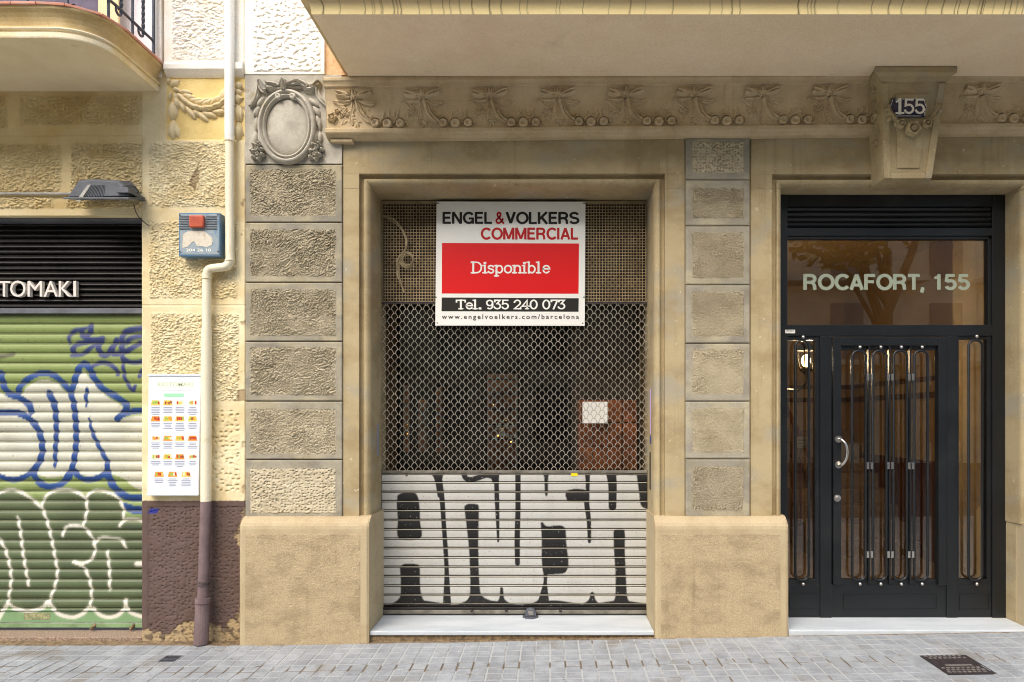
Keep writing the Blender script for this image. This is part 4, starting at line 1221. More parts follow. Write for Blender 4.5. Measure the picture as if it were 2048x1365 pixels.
for (za, zb) in bounds:
    V, T = [], []
    for (t, h) in sprof:
        zrow = za + .0008 + (zb - za - .0016) * t
        V.append(np.stack([xsS, np.full(nx, YS - h), np.full(nx, zrow)], -1)); T.append(np.full(nx, t))
    V = np.array(V); 
    px = CX + V[..., 0] * F / dS; py = CY - (V[..., 2] - CZ) * F / dS
    m = shutter_paint(px, py)
    base = silver[None, None, :] * (1 + .05 * perlin(V[..., 0] * 3, V[..., 2] * 8, 3))[..., None]
    # scuffs
    sc = np.clip(perlin(V[..., 0] * 60, V[..., 2] * 110, 6) - .62, 0, 1) * 4
    base = mixc(base, np.clip(sc, 0, .7), S(120, 112, 98))
    col = mixc(base, m, blk)
    col = mixc(col, np.clip(np.clip(perlin(V[..., 0] * 80, V[..., 2] * 90, 9) - .68, 0, 1) * 6, 0, .8) * m, S(170, 165, 155))
    # groove shade painted in as dark lines; the bare strip between loses most paint
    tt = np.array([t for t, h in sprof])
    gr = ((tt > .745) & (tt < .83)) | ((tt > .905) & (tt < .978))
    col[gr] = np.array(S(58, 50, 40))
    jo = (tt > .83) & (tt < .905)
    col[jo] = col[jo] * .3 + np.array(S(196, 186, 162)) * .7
    ns = len(sprof)
    idx = np.arange(ns * nx).reshape(ns, nx)
    f = np.stack([idx[:-1, :-1], idx[:-1, 1:], idx[1:, 1:], idx[1:, :-1]], -1).reshape(-1, 4)
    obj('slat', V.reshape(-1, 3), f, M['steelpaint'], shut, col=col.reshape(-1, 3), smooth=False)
box('slat_backing', SL + .003, SR - .003, YS + .006, YS + .01, zbot, ztop, M['darkroom'], shut)
o = box('bottom_bar', SL + .004, SR - .004, YS - .022, YS + .02, Z(1228.5, YS), Z(1213.5, YS), M['darklouvre'], shut, bev=.004)
box('bottom_lip', SL + .004, SR - .004, YS - .028, YS - .0225, Z(1226, YS), Z(1219, YS), M['slatgroove'], shut, bev=.002)
mb = MB()
for px in (944, 1013, 1121):
    mb.tube([(X(px, YS - .03), YS - .05, Z(1219, YS)), (X(px, YS - .03), YS - .02, Z(1219, YS))], .011, 10)
mb.build_each('bolt', M['iron'], shut)
lk = thing('shutter_lock', 'small steel floor lock at the foot of the black and silver shutter', 'lock', (X(1061, .4), YS - .05, .043))
mb = MB(); mb.tube([(X(1061, .4), YS - .062, .0435), (X(1061, .4), YS - .062, .050)], .062, 20); mb.build('base', M['irongrey'], lk)
mb = MB()
body = []
for i in range(9):
    a = math.pi * i / 8; body.append((X(1061, .4) - .045 * math.cos(a), .050 + .062 * math.sin(a) ** .6))
mb.prism_y(body, YS - .082, YS - .036); mb.build('body', M['irongrey'], lk, bev=.004)
box('key_plate', X(1061, .4) - .02, X(1061, .4) + .024, YS - .086, YS - .0825, .062, .096, M['ironlight'], lk, bev=.002)
yk = MB().box(X(1142, YS), X(1155, YS), YS - .0105, YS - .009, Z(952.5, YS), Z(946.8, YS)).build('sticker', M['yellowsticker'])
tag(yk, 'small yellow sticker on the top slat of the silver shutter', 'sticker')

# estate agent board tied to the grille
YB = YS - .035
board = thing('rental_sign_board', 'white and red rental sign board tied to the shop grille', 'sign', (X(1020, YB), YB, Z(652, YB)))
MB().prism_y([(X(870.5, YB), Z(651.5, YB)), (X(1169.5, YB), Z(652, YB)), (X(1171, YB), Z(404, YB)), (X(873, YB), Z(403.5, YB))], YB, YB + .012).build('panel', M['signwhite'], board, bev=.001)
MB().prism_y([(X(883.5, YB), Z(587.5, YB)), (X(1157, YB), Z(588, YB)), (X(1158, YB), Z(487.5, YB)), (X(884, YB), Z(486.5, YB))], YB - .0008, YB + .002).build('red_panel', M['signred'], board)
MB().prism_y([(X(883, YB), Z(623, YB)), (X(1157, YB), Z(624, YB)), (X(1157.5, YB), Z(597, YB)), (X(883.5, YB), Z(595.5, YB))], YB - .0008, YB + .002).build('black_panel', M['signdark'], board)
yl = YB - .0014
sans_text('ENGEL', 885, 986.5, 424.5, 448, yl, M['signdark'], board)
sans_text('&', 990.5, 1010, 424.5, 448, yl, M['signred2'], board)
sans_text('VOLKERS', 1011, 1159, 424.5, 448.4, yl, M['signdark'], board)
sans_text('COMMERCIAL', 961.5, 1158.5, 456, 479.5, yl, M['signred2'], board)
slab_text('lettering', 'Disponible', 941, 1101, 525, 546, yl, M['signwhite'], board, w=.17)
slab_text('lettering', 'Tel. 935 240 073', 911, 1131, 601, 618, yl, M['signwhite'], board, w=.19)
text_fit('lettering', 'www.engelvoelkers.com/barcelona', 883.5, 1158, 629, 641.5, yl, M['signdark'], board, .012, 1.35)
mb = MB()
for (px, py, s) in ((875, 407.5, 1), (1169, 407.5, -1), (871, 595, 1), (1169, 595, -1)):
    mb.tube([(X(px + 3 * s, YB), YB - .003, Z(py, YB)), (X(px - 2 * s, YB), YB - .002, Z(py - .5, YB)), (X(px - 5 * s, YB), YB + .03, Z(py - 1, YB))], .003, 6)
for (px, py) in ((874.5, 646.5), (1165.5, 647)):
    mb.tube([(X(px, YB), YB - .002, Z(py, YB)), (X(px, YB), YB + .004, Z(py, YB))], .005, 8)
mb.build_each('cable_tie', M['signdark'], board)

# loose cable hanging from the mesh
YC = YS - .035
mb = MB()
def cp(pts): return [(X(p[0], YC), YC - p[2], Z(p[1], YC)) for p in catmull([(a, b, c) for a, b, c in pts], 5)]
mb.tube(cp([(764, 430, .0), (790, 442, .01), (806, 462, .012), (814, 482, .012), (812, 500, .015), (800, 515, .02), (795, 530, .02), (797, 555, .015), (805, 575, .01), (809, 586, .01)]), .0062, 7)
mb.tube(cp([(766, 432, -.005), (796, 452, .006), (810, 475, .006), (811, 498, .012), (802, 512, .015), (797, 524, .012), (799, 550, .01), (804, 570, .01)]), .004, 6)
for k in range(4):
    r = 15 - k * 1.6; pts = []
    for i in range(15):
        a = math.radians(100 - i * 25); pts.append((814 + r * math.cos(a) * .95 + k, 521 - r * math.sin(a) * 1.08, .012 + .005 * k))
    mb.tube(cp(pts), .0036, 6)
o = mb.build('loose_cable', M['cable']); tag(o, 'loose grey cable coiled on the wire mesh left of the rental sign', 'cable')

# stickers on the jamb of the shop front
def sticker(px0, py0, px1, py1, m, label, Yf, side):
    # lies on the reveal face (x constant) near depth Yf
    x = (SR - .0015) if side > 0 else (SL + .0015)
    ya = x * F / (px0 - CX) - D if False else Yf
    w = .05
    z0_, z1_ = Z(py1, Yf), Z(py0, Yf)
    xa, xb_ = (x - .0012, x) if side > 0 else (x, x + .0012)
    o = MB().box(xa, xb_, Yf - w / 2, Yf + w / 2, z0_, z1_).build('sticker', m); tag(o, label, 'sticker')
sticker(0, 778, 0, 868, M['pink'], 'tall pink sticker on the right reveal of the shop front', .28, 1)
sticker(0, 872, 0, 888, M['blueprint'], 'small blue sticker just under the pink one on the shop reveal', .28, 1)
sticker(0, 905, 0, 980, M['signdark'], 'dark printed strip sticker low on the right reveal of the shop front', .3, 1)
sticker(0, 848, 0, 912, M['menutext'], 'grey worn sticker on the left reveal of the shop front', .33, -1)

# the dark shop behind the grille
room = MB()
xa, xbq, ya, yb = -2.0, 1.3, .66, 4.2
room.box(xa - .05, xa, ya, yb, -.1, 3.5); room.box(xbq, xbq + .05, ya, yb, -.1, 3.5); room.box(xa, xbq, yb, yb + .05, -.1, 3.5)
room.box(xa, xbq, ya, yb, 3.4, 3.46); room.box(xa, xbq, 1.001, yb, -.1, .03); room.box(SL - .1, xbq, .58, .999, -.1, .029)
shop = room.build('shop_interior', M['darkroom'], B1)
box('partition', X(1146, 1.0), X(1300, 1.0) + .1, 1.0, 1.06, .03, 2.7, M['darkpanel'], shop)
o = box('glass_pane', SL - .02, SR + .02, YS + .16, YS + .166, .08, 2.55, M['shopglass'], shop)
cab = MB()
for i in range(4):
    for j in range(3):
        cab.box(X(1156, .7) + i * .125, X(1156, .7) + i * .125 + .115, .75, .79, 1.16 + j * .195, 1.16 + j * .195 + .185)
cabo = thing('timber_cabinet', 'x', 'x', (X(1225, .75), .75, 1.16)); cab.build_each('cabinet_door', M['shopbrick'], cabo); tag(cabo, 'orange brown timber cabinet behind the right of the grille', 'cabinet')
o = MB().box(X(1165, .56), X(1215, .56), .560, .5612, Z(847, .56), Z(804, .56)).build('paper_notice', M['signwhite']); tag(o, 'white paper notice behind the shop grille', 'notice')
def bulbs(name, label, spots, Yb):
    t = thing(name, label, 'light string', (X(spots[0][0], Yb), Yb, Z(spots[-1][1], Yb)))
    mb = MB()
    mb.tube([(X(a, Yb), Yb + .01, Z(b, Yb)) for a, b, r in spots], .003, 5)
    mb.build('wire', M['darkband'], t)
    for a, b, r in spots:
        MB().sphere((X(a, Yb), Yb, Z(b, Yb)), r, 8, 6).build('bulb', M['amber'], t)
    return t
bulbs('light_string', 'string of small amber bulbs at the centre of the dark shop', [(987, 810, .006), (1003, 829, .004), (1012, 841, .004), (996, 872, .008), (1022, 884, .008), (1004, 858, .004)], 2.2)
bulbs('light_string', 'string of small amber bulbs at the left of the dark shop', [(815, 868, .007), (815, 850, .004), (843, 860, .004), (770, 870, .006), (772, 885, .006)], 2.2)
shelf = thing('display_cabinet', 'narrow display cabinet with pale items at the centre of the dark shop', 'cabinet', (X(1005, 2.4), 2.4, .03))
box('carcass', X(974, 2.4), X(1032, 2.4), 2.4, 2.8, .03, Z(748, 2.4), M['shopbrick'], shelf)
mb = MB()
for k in range(26):
    px = random.uniform(990, 1028); py = random.uniform(840, 876); mb.box(X(px, 2.35), X(px + random.uniform(2, 5), 2.35), 2.33, 2.39, Z(py + random.uniform(3, 8), 2.35), Z(py, 2.35))
mb.build('crockery', M['signwhite'], shelf)['kind'] = 'stuff'
mb = MB()
for k in range(5): mb.box(X(974, 2.4), X(1032, 2.4), 2.37, 2.3995, Z(760 + k * 30, 2.4), Z(758 + k * 30, 2.4))
mb.build_each('shelf', M['darkpanel'], shelf)
for k, (a, b, y0, y1) in enumerate(((765, 785, 772, 900), (806, 818, 770, 905), (836, 852, 800, 905), (872, 884, 775, 905))):
    Yq = 2.6
    o = MB().box(X(a, Yq), X(b, Yq), Yq, Yq + .05, Z(y1, Yq), Z(y0, Yq)).build('timber_post', M['shopbrick'], shop)

# ------------------------------------------------------------------ entrance door
dr = MB()
Yd = YD
def dbox(mb, px0, px1, py0, py1, y0, y1): return mb.box(X(px0, Yd), X(px1, Yd), y0, y1, Z(py1, Yd), Z(py0, Yd))
dbox(dr, 1548, 1575, 385, 1237, Yd, Yd + .07)               # left post
dbox(dr, 1985, 2012.5, 385, 1237, Yd, Yd + .07)             # right post
dbox(dr, 1575, 1985, 385, 413, Yd + .004, Yd + .07)         # head
dbox(dr, 1575, 1985, 456, 472, Yd + .002, Yd + .07)         # bar under the louvres
dbox(dr, 1575, 1985, 650, 672, Yd + .002, Yd + .07)         # transom
dbox(dr, 1641, 1664, 672, 1237, Yd + .004, Yd + .07)        # mullions
dbox(dr, 1894, 1916, 672, 1237, Yd + .004, Yd + .07)
door = dr.build('entrance_door', M['blackdoor'], B1, bev=.003)
tag(door, 'black steel entrance door with side lights and transom window')
mb = MB(); dbox(mb, 1978, 1985, 472, 650, Yd + .012, Yd + .06); dbox(mb, 1575, 1985, 472, 478, Yd + .012, Yd + .06); mb.build_each('glazing_bead', M['blackdoor'], door, bev=.002)
for k in range(4):
    MB().sweep_x([(Yd + .012, Z(414 + k * 10.4, Yd)), (Yd + .006, Z(417 + k * 10.4, Yd)), (Yd + .03, Z(423.5 + k * 10.4, Yd)), (Yd + .045, Z(424 + k * 10.4, Yd)), (Yd + .045, Z(415 + k * 10.4, Yd))], [X(1576, Yd), X(1984, Yd)]).build('louvre_slat', M['blackdoor'], door)
box('louvre_backing', X(1575, Yd), X(1985, Yd), Yd + .05, Yd + .06, Z(457, Yd), Z(412, Yd), M['darkroom'], door)
# bottom panels
def panel(p0, p1, leaf=False):
    mb = MB(); dbox(mb, p0, p1, 1170, 1237, Yd + .012, Yd + .06)
    o = mb.build('kick_panel', M['blackdoor'], door, bev=.002)
    mb = MB(); a, b = p0 + (24 if leaf else 5), p1 - (18 if leaf else 4)
    for (q0, q1, r0, r1) in ((a, b, 1188, 1190), (a, b, 1219, 1221), (a, a + 2, 1190, 1219), (b - 2, b, 1190, 1219)): dbox(mb, q0, q1, r0, r1, Yd + .008, Yd + .02)
    mb.build_each('panel_moulding', M['blackdoor'], door, bev=.001)
panel(1575, 1641); panel(1664, 1894, True); panel(1916, 1985)
# leaf stiles and rails
mb = MB(); dbox(mb, 1666, 1682, 674, 1170, Yd - .008, Yd + .05); dbox(mb, 1876, 1892.5, 674, 1170, Yd - .008, Yd + .05); dbox(mb, 1682, 1876, 674, 692, Yd - .008, Yd + .05)
mb.build_each('door_leaf_frame', M['blackdoor'], door, bev=.004)
mb = MB(); dbox(mb, 1632, 1641, 672, 1170, Yd + .014, Yd + .06); dbox(mb, 1575, 1641, 672, 680, Yd + .016, Yd + .06); dbox(mb, 1916, 1920, 672, 1170, Yd + .014, Yd + .06); dbox(mb, 1976, 1985, 672, 1170, Yd + .014, Yd + .06); dbox(mb, 1916, 1985, 672, 679, Yd + .016, Yd + .06)
dbox(mb, 1575, 1641, 1160, 1170, Yd + .016, Yd + .06); dbox(mb, 1916, 1985, 1160, 1170, Yd + .016, Yd + .06); dbox(mb, 1682, 1876, 1160, 1170, Yd + .016, Yd + .05); dbox(mb, 1682, 1876, 692, 700, Yd + .016, Yd + .05)
mb.build_each('glazing_bead', M['blackdoor'], door, bev=.002)
for (p0, p1, q0, q1) in ((1572, 1980, 474, 652), (1572, 1636, 676, 1165), (1680, 1878, 694, 1165), (1917, 1980, 676, 1165)):
    box('glass_pane', X(p0, Yd), X(p1, Yd), Yd + .040, Yd + .044, Z(q1, Yd), Z(q0, Yd), M['glass'], door)
sans_text('ROCAFORT, 155', 1606.5, 1940, 549, 580, Yd + .0385, M['glassletter'], door, .21)
# loop bars
def loop(xc, hw, yt, yb):
    pts = []
    r = hw * ps * 1.05
    x0, x1 = X(xc - hw, Yd), X(xc + hw, Yd); zt_, zb_ = Z(yt, Yd), Z(yb, Yd)
    y = Yd - .002
    ch = (x1 - x0) * .34
    pts = [(x0, y, zb_ + ch), (x0, y, zt_ - ch), (x0 + ch * .35, y, zt_ - ch * .35), (x0 + ch, y, zt_), (x1 - ch, y, zt_), (x1 - ch * .35, y, zt_ - ch * .35), (x1, y, zt_ - ch), (x1, y, zb_ + ch), (x1 - ch * .35, y, zb_ + ch * .35), (x1 - ch, y, zb_), (x0 + ch, y, zb_), (x0 + ch * .35, y, zb_ + ch * .35), (x0, y, zb_ + ch)]
    MB().tube(pts, .0098, 8).build('loop_bar', M['blackdoor'], door, smooth=True)
    for zk_ in (Z(yt - 7, Yd), Z(yb + 7.5, Yd)):
        mb = MB()
        mb.sphere((X(xc + 1, Yd), Yd - .012, zk_), .0135, 12, 8); mb.tube([(X(xc + 1, Yd), Yd - .005, zk_), (X(xc + 1, Yd), Yd + .02, zk_)], .006, 8)
        mb.build('knob', M['chrome'], door, smooth=True)
loop(1604, 13.5, 682, 1160)
for xc in (1717.5, 1759, 1800, 1841.5): loop(xc, 13.5, 702, 1160)
loop(1950.5, 13.5, 681, 1160)
for xc in (1738.2, 1779.3, 1820.5):
    MB().box(X(xc - 1.6, Yd), X(xc + 1.6, Yd), Yd - .004, Yd + .03, Z(1168, Yd), Z(692, Yd)).build('divider_bar', M['blackdoor'], door, bev=.001)
    mb = MB()
    for py in (755, 932, 1109):
        for s in (-1, 1):
            mb.box(X(xc + s * 3.9 - 2.4, Yd), X(xc + s * 3.9 + 2.4, Yd), Yd - .014, Yd - .0045, Z(py + 6.5, Yd), Z(py - 6.5, Yd))
    mb.build_each('bar_clip', M['chrome'], door, bev=.001)
# pull handle and lock
mb = MB()
hx = X(1675.5, Yd)
for py in (879, 930):
    mb.tube([(hx, Yd - .018, Z(py, Yd)), (hx, Yd - .009, Z(py, Yd))], .027, 20)
pts = [(hx, Yd - .018, Z(879, Yd)), (hx + .012, Yd - .045, Z(880, Yd)), (hx + .034, Yd - .062, Z(889, Yd)), (hx + .044, Yd - .066, Z(904.5, Yd)), (hx + .034, Yd - .062, Z(920, Yd)), (hx + .012, Yd - .045, Z(929, Yd)), (hx, Yd - .018, Z(930, Yd))]
mb.tube([tuple(p) for p in catmull(pts, 5)], .0105, 10)
mb.build('pull_handle', M['chrome'], door, smooth=True)
mb = MB(); mb.tube([(X(1673, Yd), Yd - .02, Z(996.5, Yd)), (X(1673, Yd), Yd - .008, Z(996.5, Yd))], .026, 20); mb.tube([(X(1673, Yd), Yd - .026, Z(996.5, Yd)), (X(1673, Yd), Yd - .02, Z(996.5, Yd))], .015, 16)
mb.build('lock', M['chrome'], door, bev=.002)
o = MB().box(X(1570.5, Yd), X(1590, Yd), Yd - .0012, Yd - .0002, Z(667, Yd), Z(660, Yd)).build('sticker', M['signwhite']); tag(o, 'small white locksmith sticker on the black door frame', 'sticker')
text_fit('lettering', 'CERRAJEROS', 1572, 1588.5, 661.2, 664, Yd - .0016, M['signdark'], o, .03)
o = MB().box(X(1594, .36), X(1616, .36), .3575, .3583, Z(896, .36), Z(874, .36)).build('paper_notice', M['signwhite']); tag(o, 'small white paper notice behind the left side light of the entrance', 'notice')
mb = MB()
for k, w_ in enumerate((14, 10, 16)): mb.box(X(1597, .36), X(1597 + w_, .36), .3569, .3574, Z(880 + k * 6.5 + 1.6, .36), Z(880 + k * 6.5, .36))
mb.build('printed_line', M['menutext'], o)['kind'] = 'stuff'

# lobby
lob = MB()
lx0, lx1, ly0, ly1 = 1.5, 4.1, .43, 4.6
lob.box(lx0 - .05, lx0, ly0, ly1, 0, 3.5); lob.box(lx1, lx1 + .05, ly0, ly1, 0, 3.5); lob.box(lx0, lx1, ly1, ly1 + .05, 0, 3.5); lob.box(lx0, lx1, ly0, ly1, 3.42, 3.47)
lobby = lob.build('lobby_wall', M['lobby'], B1)
box('lobby_floor', lx0 - .1, lx1 + .1, .405, ly1 + .1, -.05, .05, M['lobbyfloor'], lobby)
mb = MB(); mb.box(lx0, lx0 + .03, ly0, ly1, .05, 1.12); mb.box(lx1 - .03, lx1, ly0, ly1, .05, 1.12); mb.box(lx0 + .03, lx1 - .03, ly1 - .03, ly1, .05, 1.12)
mb.build_each('wood_dado', M['lobbywood'], lobby)
mb = MB()
for (z0_, z1_) in ((1.80, 1.86), (1.98, 2.03)):
    mb.box(lx0 + .03, lx1, ly1 - .05, ly1 - .001, z0_, z1_)
    mb.box(lx1 - .05, lx1 - .001, 1.4, ly1 - .05, z0_, z1_)
    mb.box(lx0 + .001, lx0 + .04, 1.4, ly1 - .05, z0_, z1_)
mb.build_each('wall_moulding', M['lobbytrim'], lobby)
stair = MB()
for k in range(8): stair.box(2.9, lx1 - .031, 2.6 + k * .24, ly1 - .031, .05 + k * .17, .05 + (k + 1) * .17 - .002)
stair.build('staircase', M['lobbyfloor'], lobby)
mb = MB()
mb.tube([(2.88, 2.5, 1.05), (2.88, 4.4, 2.4)], .03, 8); mb.tube([(2.88, 2.5, .05), (2.88, 2.5, 1.06)], .035, 8)
for k in range(7): mb.tube([(2.88, 2.7 + k * .24, .22 + k * .17), (2.88, 2.7 + k * .24, 1.19 + k * .17)], .012, 6)
mb.build('banister', M['lobbywood'], lobby)
ward = thing('wooden_bench', 'dark wooden bench seen through the left side light of the entrance', 'bench', (1.75, 1.6, .05))
MB().box(1.535, 1.95, 1.2, 2.6, .45, .52).build('seat', M['lobbywood'], ward, bev=.01)
for (a, b) in ((1.58, 1.25), (1.90, 1.25), (1.58, 2.5), (1.90, 2.5)): MB().box(a - .025, a + .025, b - .025, b + .025, .05, .4495).build('leg', M['lobbywood'], ward)
MB().box(1.535, 1.58, 1.2, 2.6, .5205, 1.0).build('backrest', M['lobbywood'], ward, bev=.01)
# lantern on the left lobby wall
Yl = 1.1
lnx, lnz = X(1612, Yl), Z(722, Yl)
lan = thing('wall_lantern', 'lit black iron wall lantern inside the lobby', 'lantern', (lnx, Yl, lnz - .3))
mb = MB()
mb.tube([(lnx, Yl, lnz - .12), (lnx, Yl, lnz - .09), (lnx, Yl, lnz - .07)], [.015, .05, .055], 8); mb.tube([(lnx, Yl, lnz + .085), (lnx, Yl, lnz + .12), (lnx, Yl, lnz + .15), (lnx, Yl, lnz + .17), (lnx, Yl, lnz + .25)], [.1, .085, .04, .035, .006], 8)
for k in range(6):
    a = math.pi * k / 3; mb.tube([(lnx + .052 * math.cos(a), Yl + .052 * math.sin(a), lnz - .08), (lnx + .09 * math.cos(a), Yl + .09 * math.sin(a), lnz + .09)], .006, 5)
mb.tube([(lnx, Yl, lnz - .1), (lnx, Yl, lnz - .2), (lnx - .06, Yl + .02, lnz - .26), (lx0 + .005, Yl + .03, lnz - .22)], .012, 6)
mb.build('iron_frame', M['darklouvre'], lan)
MB().sphere((lnx, Yl, lnz), .04, 10, 8, sc=(1, 1, 1.4)).build('bulb', M['lampglow'], lan)
pl = bpy.data.lights.new('lantern_light', 'POINT'); pl.energy = 85; pl.color = (1, .82, .58); pl.shadow_soft_size = .05
plo = bpy.data.objects.new('lantern_light', pl); plo.location = (lnx, Yl - .0, lnz + .0); link(plo, lan)

# ================================================================== yellow building on the left
B2 = thing('apartment_building', 'yellow stucco building front with green graffiti shutter and curved balcony', 'building', (-3.2, .1, 0))
YW = .10
XJ = X(284, YW)      # jamb of the shop opening
ZL = Z(432, YW)
cream = np.array(S(236, 220, 178)); ochre = np.array(S(212, 184, 122)); purple = np.array(S(102, 83, 76)); plaster = np.array(S(186, 164, 126)); festy = np.array(S(238, 212, 142))
def pil_rects(): return [((299, 285, 466, 413), 'f'), ((299, 443, 474, 596), 'f'), ((302, 627, 477, 801), 'f'), ((302, 823, 480, 985), 'd')]
def pil_h(gx, gz, px, py):
    wob = 2.0 * perlin(gx * 14, gz * 14, 1)
    h = .0018 * fbm(gx * 7, gz * 7, 3, 2)
    for r, kd in pil_rects():
        m = inrect(px + wob, py + wob, r, 2.5)
        n_ = n_flake(gx, gz, 1.5, 1) if kd == 'f' else n_dimple(gx, gz, 1.0, 2) * .8
        h = h + m * (.001 + .019 * n_)
    r = (296, 1014, 488, 1290)
    m = inrect(px, py, r, 2)
    h = h + m * (-.004 + .0075 * n_dimple(gx, gz, 1.35, 5) + .002 * perlin(gx * 12, gz * 12, 9))
    # grooves in the smooth bands
    for yy in (611.5,):
        h = h - .004 * np.exp(-((py - yy) / 1.2) ** 2)
    h = h - .004 * peel(gx, gz, px, py)
    h = h - .006 * inrect(px, py, (333, 153, 492, 281), 1.5)
    return h
def peel(gx, gz, px, py):
    n_ = 9 * perlin(gx * 9, gz * 9, 7) + 5 * perlin(gx * 30, gz * 30, 8)
    low = py > 1002
    edge = np.where(low, 486 - 14 * sstep(1010, 1100, py) * sstep(1130, 1090, py) - 34 * sstep(1190, 1270, py), 487.5)
    a = sstep(-2, 2, px + n_ - edge) * np.where(low, 1, sstep(3, 7, n_))
    b = sstep(-2, 2, py + n_ * 1.3 - 1262 + .06 * np.abs(px - 300) + 10 * np.sin(px / 19.0)) * low
    s = poly_mask(px + .3 * n_, py, [(400, 322), (397, 342), (399, 355), (396, 372), (390, 384), (386, 378), (379, 372), (380, 362), (388, 345), (392, 338), (398, 322)], False)
    t = inrect(px + .3 * n_, py + .4 * n_, (474, 779, 492, 803), 1)
    u = np.maximum(inrect(px, py, (303, 455, 308, 461), 1.2), inrect(px, py, (305, 478, 308, 482), 1.0))
    return np.clip(np.maximum.reduce([a, b, s, t, u]), 0, 1)
def pil_c(gx, gz, px, py):
    c = np.broadcast_to(cream, px.shape + (3,)).copy()
    c = mixc(c, sstep(.0, .5, fbm(gx * 3, gz * 3, 3, 12)) * .35, ochre)
    c = mixc(c, inrect(px, py, (333, 150, 492, 281), 2), festy)
    c = mixc(c, sstep(1001, 1003, py + .8 * perlin(gx * 40, gz * 3, 3)), purple)
    c = mixc(c, inrect(px + py * .5, py, (297 + 512, 1018, 315 + 512, 1028), 2) , S(44, 52, 140))
    p = peel(gx, gz, px, py)
    c = mixc(c, p, plaster * .9)
    c = mixc(c, p * sstep(.1, .4, perlin(gx * 22, gz * 22, 15)) * (py > 1002), S(120, 104, 84))
    # rust specks
    sp_ = sstep(.72, .8, perlin(gx * 40, gz * 40, 21)) * sstep(820, 830, py) * (py < 1000) * .6
    c = mixc(c, sp_, S(140, 104, 66))
    return c
pil = grid('pilaster', XJ, -2.236, -.09, Z(143, YW), YW, .0048, pil_h, M['attrwall'], B2, pil_c, depth=.3, sag=.5)
tag(pil, 'cream stucco pilaster with mauve painted foot and peeling patches')
# wall above the shop opening
def up_h(gx, gz, px, py):
    wob = 1.6 * perlin(gx * 14, gz * 14, 1)
    h = .0012 * fbm(gx * 7, gz * 7, 3, 2)
    for r in ((-300, 192, 13, 258), (40, 192, 330, 250), (-300, 289, 122, 383), (142, 286, 330, 392), (-300, 393, 105, 416), (132, 393, 300, 416)):
        m = inrect(px + wob, py + wob, r, 2.0)
        h = h + m * (.002 + .0245 * n_flake(gx, gz, 1.4, 4))
    h = h - .005 * np.exp(-((py - 272) / 1.0) ** 2)
    return h
def up_c(gx, gz, px, py):
    c = np.broadcast_to(ochre * .55 + cream * .45, px.shape + (3,)).copy()
    c = mixc(c, sstep(-.1, .6, fbm(gx * 2.5, gz * 2.5, 3, 30)) * .4, S(200, 166, 96))
    c = mixc(c, sstep(230, 330, px) * .8, cream)
    c = mixc(c, sstep(416, 420, py) * .7, cream)
    return c
grid('wall', -4.35, XJ - .0005, ZL, Z(182, YW), YW, .0050, up_h, M['attrwall'], B2, up_c, depth=.3, sag=.6)
mb = MB(); mb.box(-7.5, -4.3505, .1, .9, ZL, 3.97); mb.box(-7.5, -4.9, .1, .9, -.1, ZL); mb.box(-7.5, -2.237, .405, .9, 3.065, 15.0); mb.box(XJ + .02, -2.237, .405, .9, -.1, 3.065)
mb.build('wall_core', M['cream'], B2)
# ledge and white panel above the festoon
MB().sweep_x([(.10, Z(124, .07)), (.062, Z(126, .07)), (.056, Z(129, .06)), (.056, Z(138, .06)), (.064, Z(140.5, .06)), (.074, Z(145, .07)), (.086, Z(150, .08)), (.098, Z(154, .09)), (.13, Z(154, .09))], [X(327.5, .06), -2.236]).build('ledge', M['white_stucco'], B2, bev=.002)
box('white_panel', X(328, .085), -2.236, .085, .40, Z(125, .085), 15.0, M['white_stucco'], B2, bev=.004)
grid('rough_panel', X(343, .08), X(472, .08), Z(119, .08), Z(-30, .08), .0845, .0045, rough_edge((344, -60, 471, 118), .018, lambda x, z: n_flake(x, z, .9, 9), 3.0, .003), M['white_stucco'], B2, sag=.5)
# the festoon in the yellow field
fest = None
mb = MB()
def fp(px, py, dy=0): return (X(px, .10), .108 + dy, Z(py, .10))
for (px, py, a, L, W, H) in ((340, 172, 30, 22, 16, .03), (336, 168, 80, 12, 10, .03), (346, 178, -20, 16, 12, .035), (343, 184, 255, 18, 9, .03), (350, 185, 285, 18, 9, .03),
                             (346, 205, 268, 38, 22, .04), (343, 222, 275, 20, 10, .03), (347, 241, 268, 38, 22, .042), (352, 250, 280, 26, 12, .03), (342, 252, 262, 22, 12, .03),
                             (474, 164, 290, 16, 18, .03), (476, 178, 270, 14, 16, .03), (475, 188, 270, 22, 17, .035), (476, 210, 270, 36, 20, .04), (477, 245, 268, 38, 20, .04), (482, 215, 270, 30, 10, .03)):
    mb.add(*leaf_vf(fp(px, py), math.radians(a), L * ps, W * ps, H))
mb.build_each('leaf_drop', M['cream'], B2, smooth=True)
mb = MB()
sw = [(355, 188), (368, 200), (380, 210), (395, 217), (412, 219), (430, 216), (445, 209), (455, 200), (466, 186)]
q = catmull(sw, 2)
for i in range(len(q) - 2):
    t = q[i + 2] - q[i]; a = math.atan2(-t[1], t[0])
    for s_, hh in ((-1, .034), (1, .034), (0, .052)):
        mb.add(*leaf_vf(fp(q[i][0] - s_ * 5 * math.sin(a), q[i][1] - s_ * 6.5 * math.cos(a)), a + s_ * .5 + .12 * math.sin(i * 3.1 + s_), (26 + 5 * math.sin(i * 2.3)) * ps, 13 * ps, hh))
mb.build_each('leaf_swag', M['cream'], B2, smooth=True)

